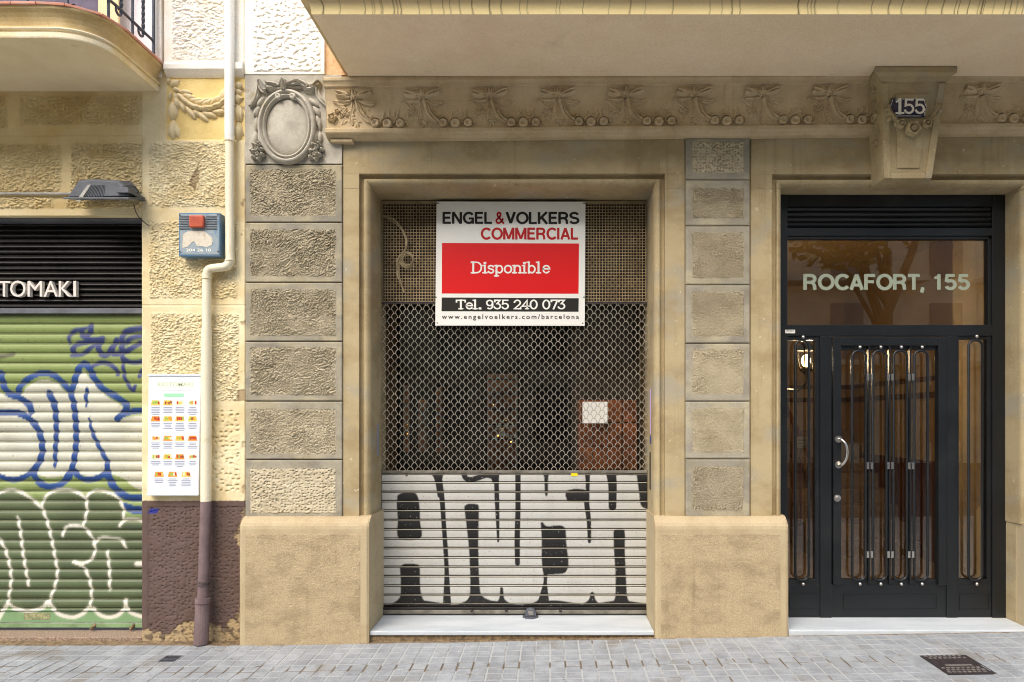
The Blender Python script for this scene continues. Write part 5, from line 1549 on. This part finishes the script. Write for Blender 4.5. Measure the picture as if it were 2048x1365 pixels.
# left shop: granite step, louvre band, green shutter
o = box('doorstep', -6, XJ - .004, .105, .5, -.12, -.022, M['granite'], B2, bev=.008); tag(o, 'brown granite threshold under the green shutter')
YG = .28; dG = D + YG
mb = MB()
lf = MB(); lf.box(-4.9, XJ - .002, .15, .36, Z(441, .15), ZL - .003)
lof = lf.build('shop_fascia', M['greybar'], B2, bev=.003); tag(lof, 'black louvred fascia over the green shutter')
box('lower_bar', -4.9, XJ + .03, YG - .055, YG + .05, Z(627.5, YG - .05), Z(617, YG - .05), M['greybar'], lof, bev=.003)
zt_ = Z(441, .2); zb_ = Z(617, .235)
nl = 16
for k in range(nl):
    za = zt_ - (zt_ - zb_) * (k + 1) / nl; zb2 = zt_ - (zt_ - zb_) * k / nl
    h_ = zb2 - za
    MB().sweep_x([(YG - .02, zb2 - .001), (YG - .034, zb2 - h_ * .3), (YG - .044, zb2 - h_ * .55), (YG - .045, zb2 - h_ * .62), (YG - .042, zb2 - h_ * .68), (YG - .014, zb2 - h_ * .9), (YG - .01, za + .0005)], [-4.9, XJ + .03]).build('louvre_slat', M['darklouvre'], lof)
box('louvre_backing', -4.9, XJ + .03, YG - .008, YG + .02, zb_, zt_, M['darkroom'], lof)
lt = thing('shop_lettering', 'cream raised letters reading TOMAKI on the black louvres', 'sign letters', (X(75, .2), .2, Z(595, .2)))
yl = YG - .045 - .03
for ch, a, b in (('T', -4.5, 20), ('O', 20, 51), ('M', 55, 84), ('A', 87.5, 115), ('K', 117.5, 142), ('I', 146.5, 152)):
    text_fit('letter', ch, a, b, 561.5 if ch == 'O' else 562.5, 594.5 if ch == 'O' else 593.5, yl, M['letter'], lt, .0, 1.0, .03)

def green_paint(px, py, gx, gz):
    g0 = np.array(S(134, 148, 84)); g1 = np.array(S(112, 140, 88))
    col = np.broadcast_to(g0, px.shape + (3,)).copy()
    col = mixc(col, sstep(950, 1200, py), S(126, 158, 110))
    def c3(pts): return [(p[0] / 4.086, 620 + p[1] / 4.086) + tuple(p[2:]) for p in pts]
    def c4(pts): return [(p[0] * .293, 940 + p[1] * .293) + tuple(p[2:]) for p in pts]
    sil = np.array(S(206, 204, 184))
    fill = poly_mask(px, py, c3([(-400, 640), (0, 670), (80, 715), (170, 715), (220, 640), (290, 590), (380, 570), (480, 600), (560, 690), (595, 620), (625, 560), (690, 500), (745, 560), (830, 670), (930, 740), (1020, 800), (960, 890), (1250, 850), (1250, 1310), (1180, 1500), (1000, 1370), (890, 1330), (760, 1370), (640, 1330), (560, 1360), (400, 1370), (240, 1330), (100, 1390), (-400, 1330)]), False)
    shade = .9 + .14 * perlin(gx * 5, gz * 9, 17)
    colf = sil[None, None] * shade[..., None]
    col = col * (1 - fill[..., None]) + colf * fill[..., None]
    blue = np.array(S(28, 66, 126)); navy = np.array(S(38, 48, 108))
    bl = np.zeros(px.shape)
    def st(pts, w, soft=1.0):
        nonlocal bl; bl = np.maximum(bl, stroke_mask(px, py, pts, w, soft))
    st(c3([(-200, 480), (0, 515), (25, 560), (45, 630), (90, 690), (150, 710), (210, 745), (258, 790), (262, 835)]), 13)
    st(c3([(150, 700), (175, 630), (235, 570), (310, 530), (380, 520), (455, 540), (520, 595), (575, 660), (605, 740), (622, 850), (632, 1000), (628, 1130), (610, 1250), (580, 1365)]), 12)
    st(c3([(605, 640), (625, 560), (660, 470), (700, 445), (740, 480), (780, 560), (850, 645), (940, 700), (1025, 760), (1045, 805), (975, 885)]), 13)
    st(c3([(965, 895), (1010, 860), (1090, 830), (1200, 822)]), 12)
    st(c3([(-200, 850), (0, 845), (100, 835), (200, 860), (285, 925), (335, 1010), (355, 1110), (348, 1200), (305, 1285), (250, 1340)]), 13)
    st(c3([(408, 680, 1.0), (440, 740, 1.2), (462, 820, 1.0), (470, 1000, .9), (462, 1150, .8), (460, 1275, .6)]), 12)
    st(c3([(722, 645, .8), (712, 700, 1.1), (716, 790, .5)]), 8)
    st(c3([(737, 890, .5), (768, 1010, .9), (830, 1140, 1.0), (885, 1250, 1.2), (880, 1365, 1.2)]), 9)
    st(c4([(-60, 30), (0, 40), (60, 62), (120, 66), (180, 45), (235, 10)]), 11)
    st(c4([(235, 10), (262, 70), (320, 112), (400, 108), (455, 70), (480, 20)]), 13)
    st(c4([(515, 10), (560, 55), (620, 66), (690, 48), (735, 10)]), 12)
    st(c4([(740, 20), (775, 100), (830, 160), (900, 190), (1000, 190)]), 15)
    st(c4([(860, 250), (920, 270), (1000, 280)]), 16)
    st(c4([(870, 385), (930, 395), (1000, 390)]), 10, 3)
    col = mixc(col, bl, blue)
    nv = np.zeros(px.shape)
    def sn(pts, w, soft=1.8):
        nonlocal nv; nv = np.maximum(nv, stroke_mask(px, py, pts, w, soft))
    sn(c3([(578, 280, .6), (578, 220, 1), (620, 175, 1), (690, 160, .9), (750, 140, .5)]), 9, 3); sn(c3([(752, 130), (755, 165), (730, 205), (690, 215), (672, 180)]), 11)
    sn(c3([(690, 215), (740, 245), (800, 250)]), 12, 3); sn(c3([(620, 370), (605, 330), (640, 285), (720, 265), (850, 235)]), 11)
    sn(c3([(600, 372), (680, 365), (770, 300), (845, 255)]), 9); sn(c3([(835, 250), (815, 310), (840, 365), (890, 365), (935, 300), (965, 250)]), 12)
    sn(c3([(965, 250), (925, 330), (950, 365), (1040, 340), (1110, 300), (1165, 270)]), 11); sn(c3([(1010, 350), (1005, 250), (1030, 190), (1090, 165), (1200, 150)]), 13, 3)
    sn(c3([(1040, 270), (1090, 230), (1200, 210)]), 11, 3); sn(c3([(1010, 360), (1016, 460), (1030, 560), (1075, 640), (1095, 660), (1115, 625)]), 8)
    sn(c3([(1012, 395), (1060, 425), (1130, 430), (1200, 415)]), 10); sn(c3([(1150, 545), (1160, 510), (1200, 480)]), 9)
    sn(c3([(770, 460), (830, 435), (900, 445), (955, 485), (972, 530)]), 9)
    col = mixc(col, nv * .95, navy)
    col = mixc(col, stroke_mask(px, py, c3([(-40, 390), (40, 380), (115, 365)]), 9, 2.5) * .85, S(64, 58, 44))
    # lower bubble letters
    dk = poly_mask(px, py, c4([(-200, 160), (0, 155), (80, 140), (170, 165), (250, 225), (295, 265), (310, 210), (370, 155), (450, 140), (530, 155), (590, 200), (640, 150), (720, 150), (800, 185), (845, 250), (850, 330), (900, 340), (1000, 345), (1000, 1000), (900, 975), (865, 935), (810, 990), (740, 1000), (680, 980), (625, 935), (570, 980), (500, 1000), (400, 975), (345, 905), (300, 935), (200, 960), (110, 940), (60, 920), (0, 1005), (-200, 1000)]), False)
    dcol = np.array(S(82, 92, 62)) * 1.0
    dshade = (1 + .28 * perlin(gx * 4, gz * 6, 23))[..., None]
    col = col * (1 - .92 * dk[..., None]) + (dcol * dshade) * .92 * dk[..., None]
    w = np.zeros(px.shape)
    def sw_(pts, ww=5.6):
        nonlocal w
        w = np.maximum(w, stroke_mask(px, py, pts, ww, 1.3)); w = np.maximum(w, .18 * stroke_mask(px, py, pts, ww + 4, 3.0))
    sw_(c4([(-60, 170), (0, 155), (80, 135), (160, 155), (240, 210), (295, 265), (330, 350), (360, 470), (385, 600), (400, 700), (380, 800), (345, 890), (340, 930)]))
    sw_(c4([(295, 265), (305, 205), (360, 150), (450, 135), (530, 150), (590, 195), (600, 280), (575, 380)]))
    sw_(c4([(575, 385), (625, 440), (655, 510), (645, 590), (580, 635), (510, 625)]))
    sw_(c4([(590, 195), (640, 145), (720, 145), (800, 180), (845, 250), (850, 330), (825, 380)])); sw_(c4([(825, 380), (860, 342), (920, 335), (1000, 350)]))
    sw_(c4([(438, 445), (450, 400), (500, 378), (575, 385)])); sw_(c4([(650, 505), (690, 465), (760, 463), (835, 478), (868, 530)]))
    sw_(c4([(515, 628), (580, 665), (620, 750), (632, 850), (622, 935)])); sw_(c4([(740, 555), (755, 690), (755, 812)])); sw_(c4([(130, 325), (150, 430), (165, 560), (185, 680), (205, 785)]))
    sw_(c4([(-20, 440), (35, 520), (70, 630), (85, 740), (68, 870), (60, 920)]))
    sw_(c4([(-20, 1040), (60, 920), (110, 945), (200, 965), (300, 940), (340, 900), (400, 980), (500, 1005), (570, 980), (625, 935), (680, 985), (740, 1005), (810, 990), (865, 930), (862, 885)]), 7.5); sw_(c4([(865, 930), (900, 975), (1000, 1010)]), 7.5)
    sw_(c4([(940, 640), (1000, 640)]), 8)
    col = mixc(col, w, S(222, 218, 200))
    return col
gsh = box('roller_shutter', -4.9, XJ + .03, YG - .018, YG + .03, Z(1253.5, YG), Z(1244.5, YG), M['slatgroove'], B2, bev=.003)
tag(gsh, 'green roller shutter covered in blue, silver and white graffiti')
gprof = [(0, -.002), (.05, .004), (.15, .010), (.35, .0155), (.52, .0165), (.7, .0145), (.82, .0095), (.87, .0060), (.875, .0012), (.90, .001), (.905, .0045), (.95, .004), (.955, -.002), (1.0, -.002)]
gp = 19.62 * dG / F
xsG = np.concatenate([[-4.9, -4.6, -4.35], np.arange(-4.2, XJ + .03, .0045)])
nx = len(xsG)
zz = Z(628, YG); zend = Z(1223, YG)
tt = np.array([t for t, h in gprof])
jo = (tt > .85)
while zz > zend + .01:
    za = max(zend, zz - gp)
    V = np.array([np.stack([xsG, np.full(nx, YG - h), np.full(nx, za + (zz - za) * t)], -1) for t, h in gprof])
    px = CX + V[..., 0] * F / dG; py = CY - (V[..., 2] - CZ) * F / dG
    col = green_paint(px, py, V[..., 0], V[..., 2])
    sc = np.clip(perlin(V[..., 0] * 55, V[..., 2] * 120, 6) - .66, 0, 1) * 4
    col = mixc(col, np.clip(sc, 0, .6), S(96, 92, 70))
    col[jo] = col[jo] * .7 + np.array(S(146, 140, 108)) * .3
    ns = len(gprof); idx = np.arange(ns * nx).reshape(ns, nx)
    f = np.stack([idx[:-1, :-1], idx[:-1, 1:], idx[1:, 1:], idx[1:, :-1]], -1).reshape(-1, 4)
    obj('slat', V.reshape(-1, 3), f, M['steelpaint'], gsh, col=col.reshape(-1, 3))
    zz = za
# flat bottom slat
zrow = np.linspace(Z(1244, YG), zend - .0005, 10)
V = np.array([np.stack([xsG, np.full(nx, YG - .006), np.full(nx, z)], -1) for z in zrow])
px = CX + V[..., 0] * F / dG; py = CY - (V[..., 2] - CZ) * F / dG
idx = np.arange(10 * nx).reshape(10, nx); f = np.stack([idx[:-1, :-1], idx[:-1, 1:], idx[1:, 1:], idx[1:, :-1]], -1).reshape(-1, 4)
obj('bottom_slat', V.reshape(-1, 3), f, M['steelpaint'], gsh, col=green_paint(px, py, V[..., 0], V[..., 2]).reshape(-1, 3))
M['greenbar'] = mat('green_bar', S(138, 166, 118), S(112, 134, 92), rough=.5, scale=9)
box('bottom_bar', -4.9, XJ + .03, YG - .028, YG - .0185, Z(1253.5, YG), Z(1245.5, YG), M['greenbar'], gsh, bev=.002)
o = MB().box(X(49.5, YG), X(101, YG), YG - .0085, YG - .0065, Z(1239, YG), Z(1226, YG)).build('maker_plate', M['menucream'], gsh)
o.data.materials[0] = mat('plate_green', S(110, 118, 92), S(176, 170, 120), rough=.5, scale=60)
mb = MB()
for px in (190, 268):
    mb.tube([(X(px, YG), YG - .05, Z(1256, YG)), (X(px + 5, YG), YG - .02, Z(1247, YG))], .011, 8)
mb.build_each('latch', M['rubble'], gsh)

# floodlight on its bracket, conduit
FL = thing('floodlight', 'grey floodlight with ribbed housing fixed above the green shutter', 'floodlight', (X(215, 0), .0, Z(408, 0)))
def flp(px, py, y): return (X(px, 0) , y, Z(py, 0))
hb = [(178, 367), (222, 368), (262, 373), (270, 384), (273, 403), (152, 405)]
mb = MB()
front = [(152, 403.5), (176, 370), (208, 368), (253, 371), (264, 380), (270, 402)]
n = len(front)
yfr, ybk = -.10, .06
v = [];
for y, ins_ in ((yfr, 1.0), (yfr + .012, 0.0), (ybk - .012, 0.0), (ybk, 1.0)):
    for (a, b) in front:
        s_ = 2.2 * ins_
        v.append((X(a + (s_ if a < 215 else -s_), 0), y, Z(b + (s_ if b < 400 else 0), 0)))
f = []
for k in range(3):
    for i in range(n): f.append([k * n + i, k * n + (i + 1) % n, (k + 1) * n + (i + 1) % n, (k + 1) * n + i])
f.append(list(range(n))[::-1]); f.append([3 * n + i for i in range(n)])
v = [(p[0], p[1], p[2] + .30 * (p[1] - yfr)) for p in v]
mb.add(v, f); mb.build('housing', M['lampgrey'], FL, bev=.006)
r_ = MB().box(X(148, 0), X(277, 0), yfr - .012, ybk + .012, Z(407.5, 0), Z(403.8, 0)); r_.v = [(p[0], p[1], p[2] + .30 * (p[1] - yfr)) for p in r_.v]; r_.build('rim', M['lampgrey'], FL, bev=.003)
r_ = MB().box(X(156, 0), X(268, 0), yfr + .005, ybk - .005, Z(408.6, 0), Z(407.6, 0)); r_.v = [(p[0], p[1], p[2] + .30 * (p[1] - yfr)) for p in r_.v]; r_.build('lens', M['lamplight'], FL)
mb = MB()
for k in range(14):
    x = 176 + k * 2.6
    xt = x + 0; xb2 = x - 16 * (1 - k / 18.0)
    mb.tube([(X(xt, yfr), yfr - .002, Z(371, yfr)), (X(xb2, yfr), yfr - .002, Z(402, yfr))], .0022, 4)
mb.build_each('cooling_rib', M['lampgrey'], FL)
MB().prism_y([(X(152.5, yfr), Z(403, yfr)), (X(161, yfr), Z(403, yfr)), (X(182.5, yfr), Z(370, yfr)), (X(176, yfr), Z(370.5, yfr))], yfr - .0045, yfr + .001).build('end_plate', M['lamplight'], FL)
mb = MB(); mb.box(X(254, 0), X(277, 0), yfr - .018, yfr - .002, Z(396.5, 0), Z(386, 0)); mb.box(X(266, 0), X(277, 0), yfr - .002, .088, Z(395, 0), Z(388, 0)); mb.build('bracket', M['lampgrey'], FL, bev=.003)
mb = MB(); mb.tube([tuple(p) for p in catmull([flp(255, 373, -.03), flp(272, 376, -.03), flp(280, 384, -.02), flp(275, 387, .0)], 5)], .0035, 6); mb.tube([tuple(p) for p in catmull([flp(264, 407, .02), flp(268, 425, .03), flp(276, 438, .06), flp(284, 446, .09)], 5)], .0035, 6)
mb.build('lead', M['darklouvre'], FL)
mb = MB(); mb.tube([(-4.6, .08, Z(388, .08)), (X(165, .08), .08, Z(388, .08))], .010, 8)
FLT = True
o = mb.build('electrical_conduit', M['lamplight'], None, smooth=True); tag(o, 'thin grey conduit running across the yellow wall to the floodlight', 'conduit')

# alarm box
AB = thing('alarm_box', 'faded blue alarm box with red lamp and torn paper on the pilaster', 'alarm box', (X(400, .01), .05, Z(512, .01)))
ya = .012
MB().box(X(357.5, ya), X(440, ya), ya, .088, Z(513, ya), Z(426, ya)).build('case', M['alarmedge'], AB, bev=.004)
MB().box(X(360, ya), X(438, ya), ya - .0035, ya + .001, Z(510, ya), Z(428.5, ya)).build('front_plate', M['alarmblue'], AB, bev=.002)
mb = MB()
for s, (a, b) in enumerate(((360, 381), (413, 435))):
    for k in range(6):
        py = 433.5 + k * 4.9
        mb.box(X(a, ya), X(b, ya), ya - .0085, ya - .003, Z(py + 1.2, ya), Z(py - .6, ya))
mb.build_each('vent_slat', M['lampgrey'], AB)
mb = MB(); mb.box(X(382, ya), X(411.5, ya), ya - .034, ya - .0036, Z(457.5, ya), Z(433, ya)); mb.build('red_lamp', M['alarmlens'], AB, bev=.010, seg=3)
tp = [(366, 470), (375, 464), (386, 463), (399, 462.5), (410, 463), (416, 469), (424, 475), (426, 482), (424, 491), (413, 495), (404, 493), (395, 493), (389, 483), (384, 486), (376, 494), (366, 497), (365, 488), (367, 480)]
MB().prism_y([(X(a, ya), Z(b, ya)) for a, b in reversed(tp)], ya - .0052, ya - .0036).build('torn_paper', M['paper'], AB)
text_fit('lettering', '204 26 10', 372, 422, 497.5, 503.5, ya - .0045, M['menucream'], AB, .01)
mb = MB()
for (px, py) in ((358.5 + 2, 431), (436, 430), (360.5, 505), (436.5, 503.5)): mb.tube([(X(px, ya), ya - .007, Z(py, ya)), (X(px, ya), ya - .003, Z(py, ya))], .005, 8)
mb.build_each('screw', M['iron'], AB)

# downpipe
DP = thing('downpipe', 'cream downpipe with a mauve painted foot on the pilaster', 'downpipe', (X(402, .0), .03, -.05))
def dp(px, py, y): return (X(px, y), y, Z(py, y))
yp_ = .045
MB().tube([(X(458.5, yp_), yp_, 15.0), dp(459, 282, yp_)], .0335, 16, cap=False).build('upper_pipe', M['pipewhite'], DP, smooth=True)
bend = [dp(459, 280, yp_), dp(459.5, 400, yp_), dp(460, 505, yp_)] + [tuple(p) for p in catmull([dp(460, 505, yp_), dp(460, 522, yp_), dp(454, 532, yp_), dp(444, 535, yp_), dp(424, 537.5, yp_), dp(416, 542, yp_), dp(413.5, 552, yp_)], 4)][1:] + [dp(413.5, 660, yp_)]
MB().tube(bend, .0305, 14).build('bent_pipe', M['pipe'], DP, smooth=True)
MB().tube([dp(412.8, 658, yp_), dp(412, 1003, yp_ - .004)], .0365, 16).build('lower_pipe', M['pipe'], DP, smooth=True)
MB().tube([dp(412, 1003.2, yp_ - .004), dp(405.5, 1200, yp_ - .02)], .0372, 16).build('painted_pipe', M['pipepurple'], DP, smooth=True)
MB().tube([dp(406, 1196, yp_ - .02), dp(405.5, 1206, yp_ - .022), dp(405, 1208, yp_ - .022), dp(402, 1288, yp_ - .035)], [.0535, .0535, .0485, .0500], 18).build('foot', M['pipepurple'], DP, smooth=False)
mb = MB()
for py, r in ((1162, .044), (1168, .043)):
    mb.tube([dp(407, py, yp_ - .017), dp(406.8, py + 3, yp_ - .017)], r, 18)
mb.tube([dp(418, 1165, yp_ - .01), dp(426, 1163, .09)], .006, 6)
mb.build_each('clip', M['darkband'], DP)
mb = MB()
for px, py in ((459, 281), (460, 520), (413.5, 556)):
    mb.tube([dp(px, py, yp_), dp(px, py + 2.4, yp_)], .0352, 16)
mb.tube([dp(468, 282, yp_), dp(473, 282, .09)], .006, 6)
mb.build_each('joint_ring', M['pipe'], DP)

# menu board
YM = .055
MN = thing('menu_board', 'white menu board with rows of food pictures beside the downpipe', 'menu board', (X(348, YM), YM, Z(990, YM)))
q = [(294.5, 990), (397, 990.5), (402, 749), (297, 749)]
MB().prism_y([(X(a, YM), Z(b, YM)) for a, b in q], YM, YM + .03).build('panel', M['menuwhite'], MN, bev=.004)
mb = MB(); mb.box(X(296, YM), X(402, YM), YM - .006, YM + .002, Z(752.5, YM), Z(748.5, YM)); mb.box(X(294, YM), X(398, YM), YM - .006, YM + .002, Z(991.5, YM), Z(987, YM)); mb.build_each('frame_rail', M['menuwhite'], MN, bev=.002)
ym = YM - .0010
MB().box(X(310, ym), X(388, ym), ym, ym + .001, Z(781, ym), Z(762, ym)).build('title_field', M['menucream'], MN)
text_fit('title', 'KIOTOMAKI', 316, 385, 765, 773.5, ym - .0006, M['menuletter'], MN, .01)
MB().box(X(328.5, ym), X(367, ym), ym, ym + .001, Z(794.5, ym), Z(787.5, ym)).build('heading_pill', M['menugreen'], MN, bev=.0004)
foods = ['food_orange', 'food_yellow', 'food_red', 'food_green', 'food_cream', 'food_brown']
tl = MB()
cells = []
for r, py in enumerate((806, 838, 877, 914)):
    for c_, px in enumerate((311, 335.5, 359.5, 385)): cells.append((px, py, r * 4 + c_))
for c_, px in enumerate((318, 345, 372)): cells.append((px, 949, 20 + c_))
rr = random.Random(3)
for (px, py, k) in cells:
    pic = MB().prism_y([(X(px - 9.5, ym), Z(py + 5, ym)), (X(px + 9.5, ym), Z(py + 5, ym)), (X(px + 7, ym), Z(py - 5, ym)), (X(px - 7, ym), Z(py - 5, ym))], ym, ym + .001).build('food_picture', M[foods[rr.choice((0, 1, 1, 4))]], MN)
    for b in range(4):
        bx = px - 6 + b * 3.6
        mm = M[foods[rr.choice((0, 1, 2, 2, 3, 4, 5))]]
        MB().box(X(bx, ym), X(bx + 3.2, ym), ym - .0007, ym - .0002, Z(py + rr.uniform(1.5, 3.5), ym), Z(py - rr.uniform(2, 4), ym)).build('morsel', mm, pic)
    for b in range(rr.choice((3, 4, 5))):
        w_ = rr.uniform(6, 10); tl.box(X(px - w_, ym), X(px + w_, ym), ym, ym + .001, Z(py + 10 + b * 3.4, ym), Z(py + 8.8 + b * 3.4, ym))
tl.build('printed_line', M['menutext'], MN)['kind'] = 'stuff'

# ------------------------------------------------------------------ curved balcony of the yellow building
zs2 = 3.975
path = [(-7.5, -.61), (-3.35, -.61), (-3.15, -.609), (-3.06, -.600), (-2.985, -.575), (-2.925, -.53), (-2.885, -.465), (-2.868, -.38), (-2.868, -.2), (-2.868, .098)]
pth = []
for i, p in enumerate(path[:-1]):
    pth.append(p)
pth.append(path[-1])
q = np.vstack([[path[0]], catmull(path[1:], 7)])
nrm = []
for i in range(len(q)):
    t = q[min(i + 1, len(q) - 1)] - q[max(i - 1, 0)]; t = t / np.hypot(*t); nrm.append((t[1], -t[0]))
nrm = np.array(nrm)
bp = [(0, -.004), (.006, -.003), (.009, .004), (.009, .032), (.0, .036), (-.001, .046), (.012, .050), (.016, .056), (.013, .063), (.002, .067), (.001, .078), (.004, .100), (.012, .125), (.026, .147), (.043, .163), (.048, .176)]
v, f, cc = [], [], []
nq, nb = len(q), len(bp)
for (o_, dz) in bp:
    for i in range(nq): v.append((q[i, 0] + nrm[i, 0] * o_, q[i, 1] + nrm[i, 1] * o_, zs2 + dz))
for j in range(nb - 1):
    for i in range(nq - 1): f.append([j * nq + i, j * nq + i + 1, (j + 1) * nq + i + 1, (j + 1) * nq + i])
bal2 = obj('balcony', v, f, M['yellow_plain'], B2, smooth=False)
bal2.data.materials.append(M['band'])
for i_, p in enumerate(bal2.data.polygons):
    if i_ // (nq - 1) < 9: p.material_index = 1
tag(bal2, 'curved plaster balcony with terracotta edge tiles and iron railing')
# soffit and top
sv = [(p[0], p[1], zs2 + .001) for p in q] + [(-7.5, .098, zs2 + .001)]
MB().add(sv, [list(range(len(sv)))]).build('soffit', M['soffit2'], bal2)
def off(o_, z, q=q): return [(q[i, 0] + nrm[i, 0] * o_, q[i, 1] + nrm[i, 1] * o_, z) for i in range(len(q))]
# terracotta edge tiles, one by one along the path
L = np.concatenate([[0], np.cumsum(np.hypot(*(np.diff(q, axis=0).T)))])
tot = L[-1]
def at(s):
    x = np.interp(s, L, q[:, 0]); y = np.interp(s, L, q[:, 1]); nx_ = np.interp(s, L, nrm[:, 0]); ny_ = np.interp(s, L, nrm[:, 1]); return np.array([x, y]), np.array([nx_, ny_]) / math.hypot(nx_, ny_)
s = tot; tl_ = .155
while s > tot - 3.2:
    a0, n0 = at(s); a1, n1 = at(s - tl_ + .004)
    z0_, z1_ = zs2 + .178, zs2 + .196
    vv = []
    for z in (z0_, z1_):
        for a, n_, o_ in ((a1, n1, .06), (a0, n0, .06), (a0, n0, -.10), (a1, n1, -.10)): vv.append((*(a + n_ * o_), z))
    MB().add(vv, [[0, 3, 2, 1], [4, 5, 6, 7], [0, 1, 5, 4], [1, 2, 6, 5], [2, 3, 7, 6], [3, 0, 4, 7]]).build('edge_tile', M['redtile'], bal2, bev=.003)
    s -= tl_
tv = [(*p[:2], zs2 + .177) for p in off(.03, 0)] + [(-7.5, .098, zs2 + .177)]
MB().add(tv, [list(range(len(tv)))[::-1]]).build('floor', M['redtile'], bal2)
# railing along the edge, set back a little
zr = Z(84, .0) - .02
rail_path = [p for p in off(-.02, 0)]
def rp(s, z): a, n_ = at(s); a = a + n_ * (-.015); return (a[0], a[1], z)
ss = list(np.linspace(tot - 2.6, tot - .03, 60))
zlow = 4.325
MB().tube([rp(s_, zlow) for s_ in ss], .0105, 6).build('bottom_rail', M['rail'], bal2)
MB().tube([rp(s_, 5.15) for s_ in ss], .018, 8).build('hand_rail', M['rail'], bal2)
for k in range(18):
    s_ = tot - .035 - k * .125
    tw = (k % 2 == 1)
    p0 = rp(s_, zs2 + .196 if not tw else zlow - .10); p1 = rp(s_, 5.14)
    mb = MB()
    if not tw:
        mb.tube([p0, p1], .013 if k == 0 else .010, 6)
        mb.build('baluster', M['rail'], bal2)
    else:
        N_ = 40; vv, ff = [], []
        for i in range(N_ + 1):
            z = p0[2] + .08 + (p1[2] - p0[2] - .08) * i / N_; an = i * .75
            for c_ in range(4):
                a = an + math.pi / 2 * c_; r_ = .0125
                vv.append((p0[0] + r_ * math.cos(a), p0[1] + r_ * math.sin(a), z))
            if i:
                b = (i - 1) * 4
                for c_ in range(4): ff.append([b + c_, b + (c_ + 1) % 4, b + 4 + (c_ + 1) % 4, b + 4 + c_])
        mb.add(vv, ff)
        pts = []
        a_, n_ = at(s_); tx = np.array([n_[1], -n_[0]])
        for i in range(12):
            an = math.pi - i * .52; r_ = .034 - i * .0018
            pts.append((p0[0] + tx[0] * (r_ * math.cos(an) + .034), p0[1] + tx[1] * (r_ * math.cos(an) + .034), p0[2] + .08 - r_ * math.sin(an) * 1.0))
        mb.tube(pts, .0085, 6)
        mb.build('twisted_baluster', M['rail'], bal2)
# balcony door with louvred shutters and a light curtain
bd = MB()
box('balcony_door', -5.2, X(312, .2), .36, .40, zs2 + .2, 6.6, M['blind'], B2)
mb = MB()
mb.box(X(150, .3), X(196, .3), .30, .34, zs2 + .2, 6.4)
mb.build('shutter_stile', M['shutterpurple'], B2)
mb = MB()
for k in range(40): mb.box(-4.8, X(150, .3) - .002, .31, .33, zs2 + .22 + k * .05, zs2 + .26 + k * .05)
mb.build_each('shutter_louvre', M['shutterpurple'], B2)
box('curtain_panel', X(194, .25), X(235, .25), .26, .28, zs2 + .21, 6.4, M['cream'], B2, bev=.004)
box('door_jamb', X(311, .12), X(327.5, .12), .09, .404, zs2 + .1, 15.0, M['white_stucco'], B2, bev=.004)

# ================================================================== across the street (mirrored in the glass)
B3 = thing('apartment_building', 'beige apartment block across the street mirrored in the door glass', 'building', (0, -22, -.26))
box('wall', -26, 26, -34, -22, -.3, 17, M['oppwall'], B3)
win = None
for fl in range(5):
    for k in range(13):
        x = -24 + k * 4; z = .6 + fl * 3.3
        if win is None:
            win = box('window', x - .65, x + .65, -22.0, -21.94, z, z + 2.3, M['oppglass'], B3)
            base = (win.location.x - x, win.location.y, win.location.z - z)
        else: inst(win, (base[0] + x, base[1], base[2] + z), parent=B3)
for fl in range(1, 5):
    for k in range(6):
        x = -20 + k * 8
        box('balcony', x - 2.9, x + 2.9, -21.94, -21.1, .35 + fl * 3.3, .55 + fl * 3.3, M['oppwall'], B3)
def tree(name, label, x, y, h, seed, group):
    r = random.Random(seed); t = thing(name, label, 'tree', (x, y, -.1), group)
    mb = MB()
    mb.tube([(x, y, -.12), (x + .05, y, h * .25), (x - .05, y + .05, h * .45), (x, y, h * .7)], [.16, .13, .11, .05], 9)
    ends = []
    for k in range(9):
        a = r.uniform(0, 6.28); z0_ = h * r.uniform(.35, .55); e = (x + math.cos(a) * r.uniform(1.2, 2.2), y + math.sin(a) * r.uniform(1.0, 1.9), h * r.uniform(.6, .95))
        mb.tube([(x, y, z0_), ((x + e[0]) / 2 + r.uniform(-.2, .2), (y + e[1]) / 2, (z0_ + e[2]) / 2 + .2), e], [.07, .045, .015], 6); ends.append(e)
    mb.build('trunk', M['bark'], t)
    mb = MB()
    for e in ends + [(x, y, h * .85), (x, y, h)]:
        for k in range(150):
            d = Vector((r.gauss(0, 1), r.gauss(0, 1), r.gauss(0, 1))); d = d.normalized() * r.random() ** .5 * .95
            c = Vector(e) + d; s_ = r.uniform(.09, .16)
            u = Vector((r.gauss(0, 1), r.gauss(0, 1), r.gauss(0, .6))).normalized(); w_ = u.orthogonal().normalized()
            mb.add([c - u * s_, c + w_ * s_ * .6, c + u * s_, c - w_ * s_ * .6], [[0, 1, 2, 3]])
    mb.build('crown', M['leaf'], t)
tree('plane_tree', 'leafy street tree mirrored at the left of the transom glass', 2.2, -9.5, 7.0, 1, 'street trees behind the viewer')
tree('plane_tree', 'leafy street tree mirrored at the right of the transom glass', 7.5, -9.5, 7.6, 2, 'street trees behind the viewer')
tree('plane_tree', 'leafy street tree standing far left behind the viewer', -7.5, -9.5, 7.2, 3, 'street trees behind the viewer')
print('tiles', cnt, 'objects', len(bpy.data.objects), 'polys', sum(len(m.polygons) for m in bpy.data.meshes))
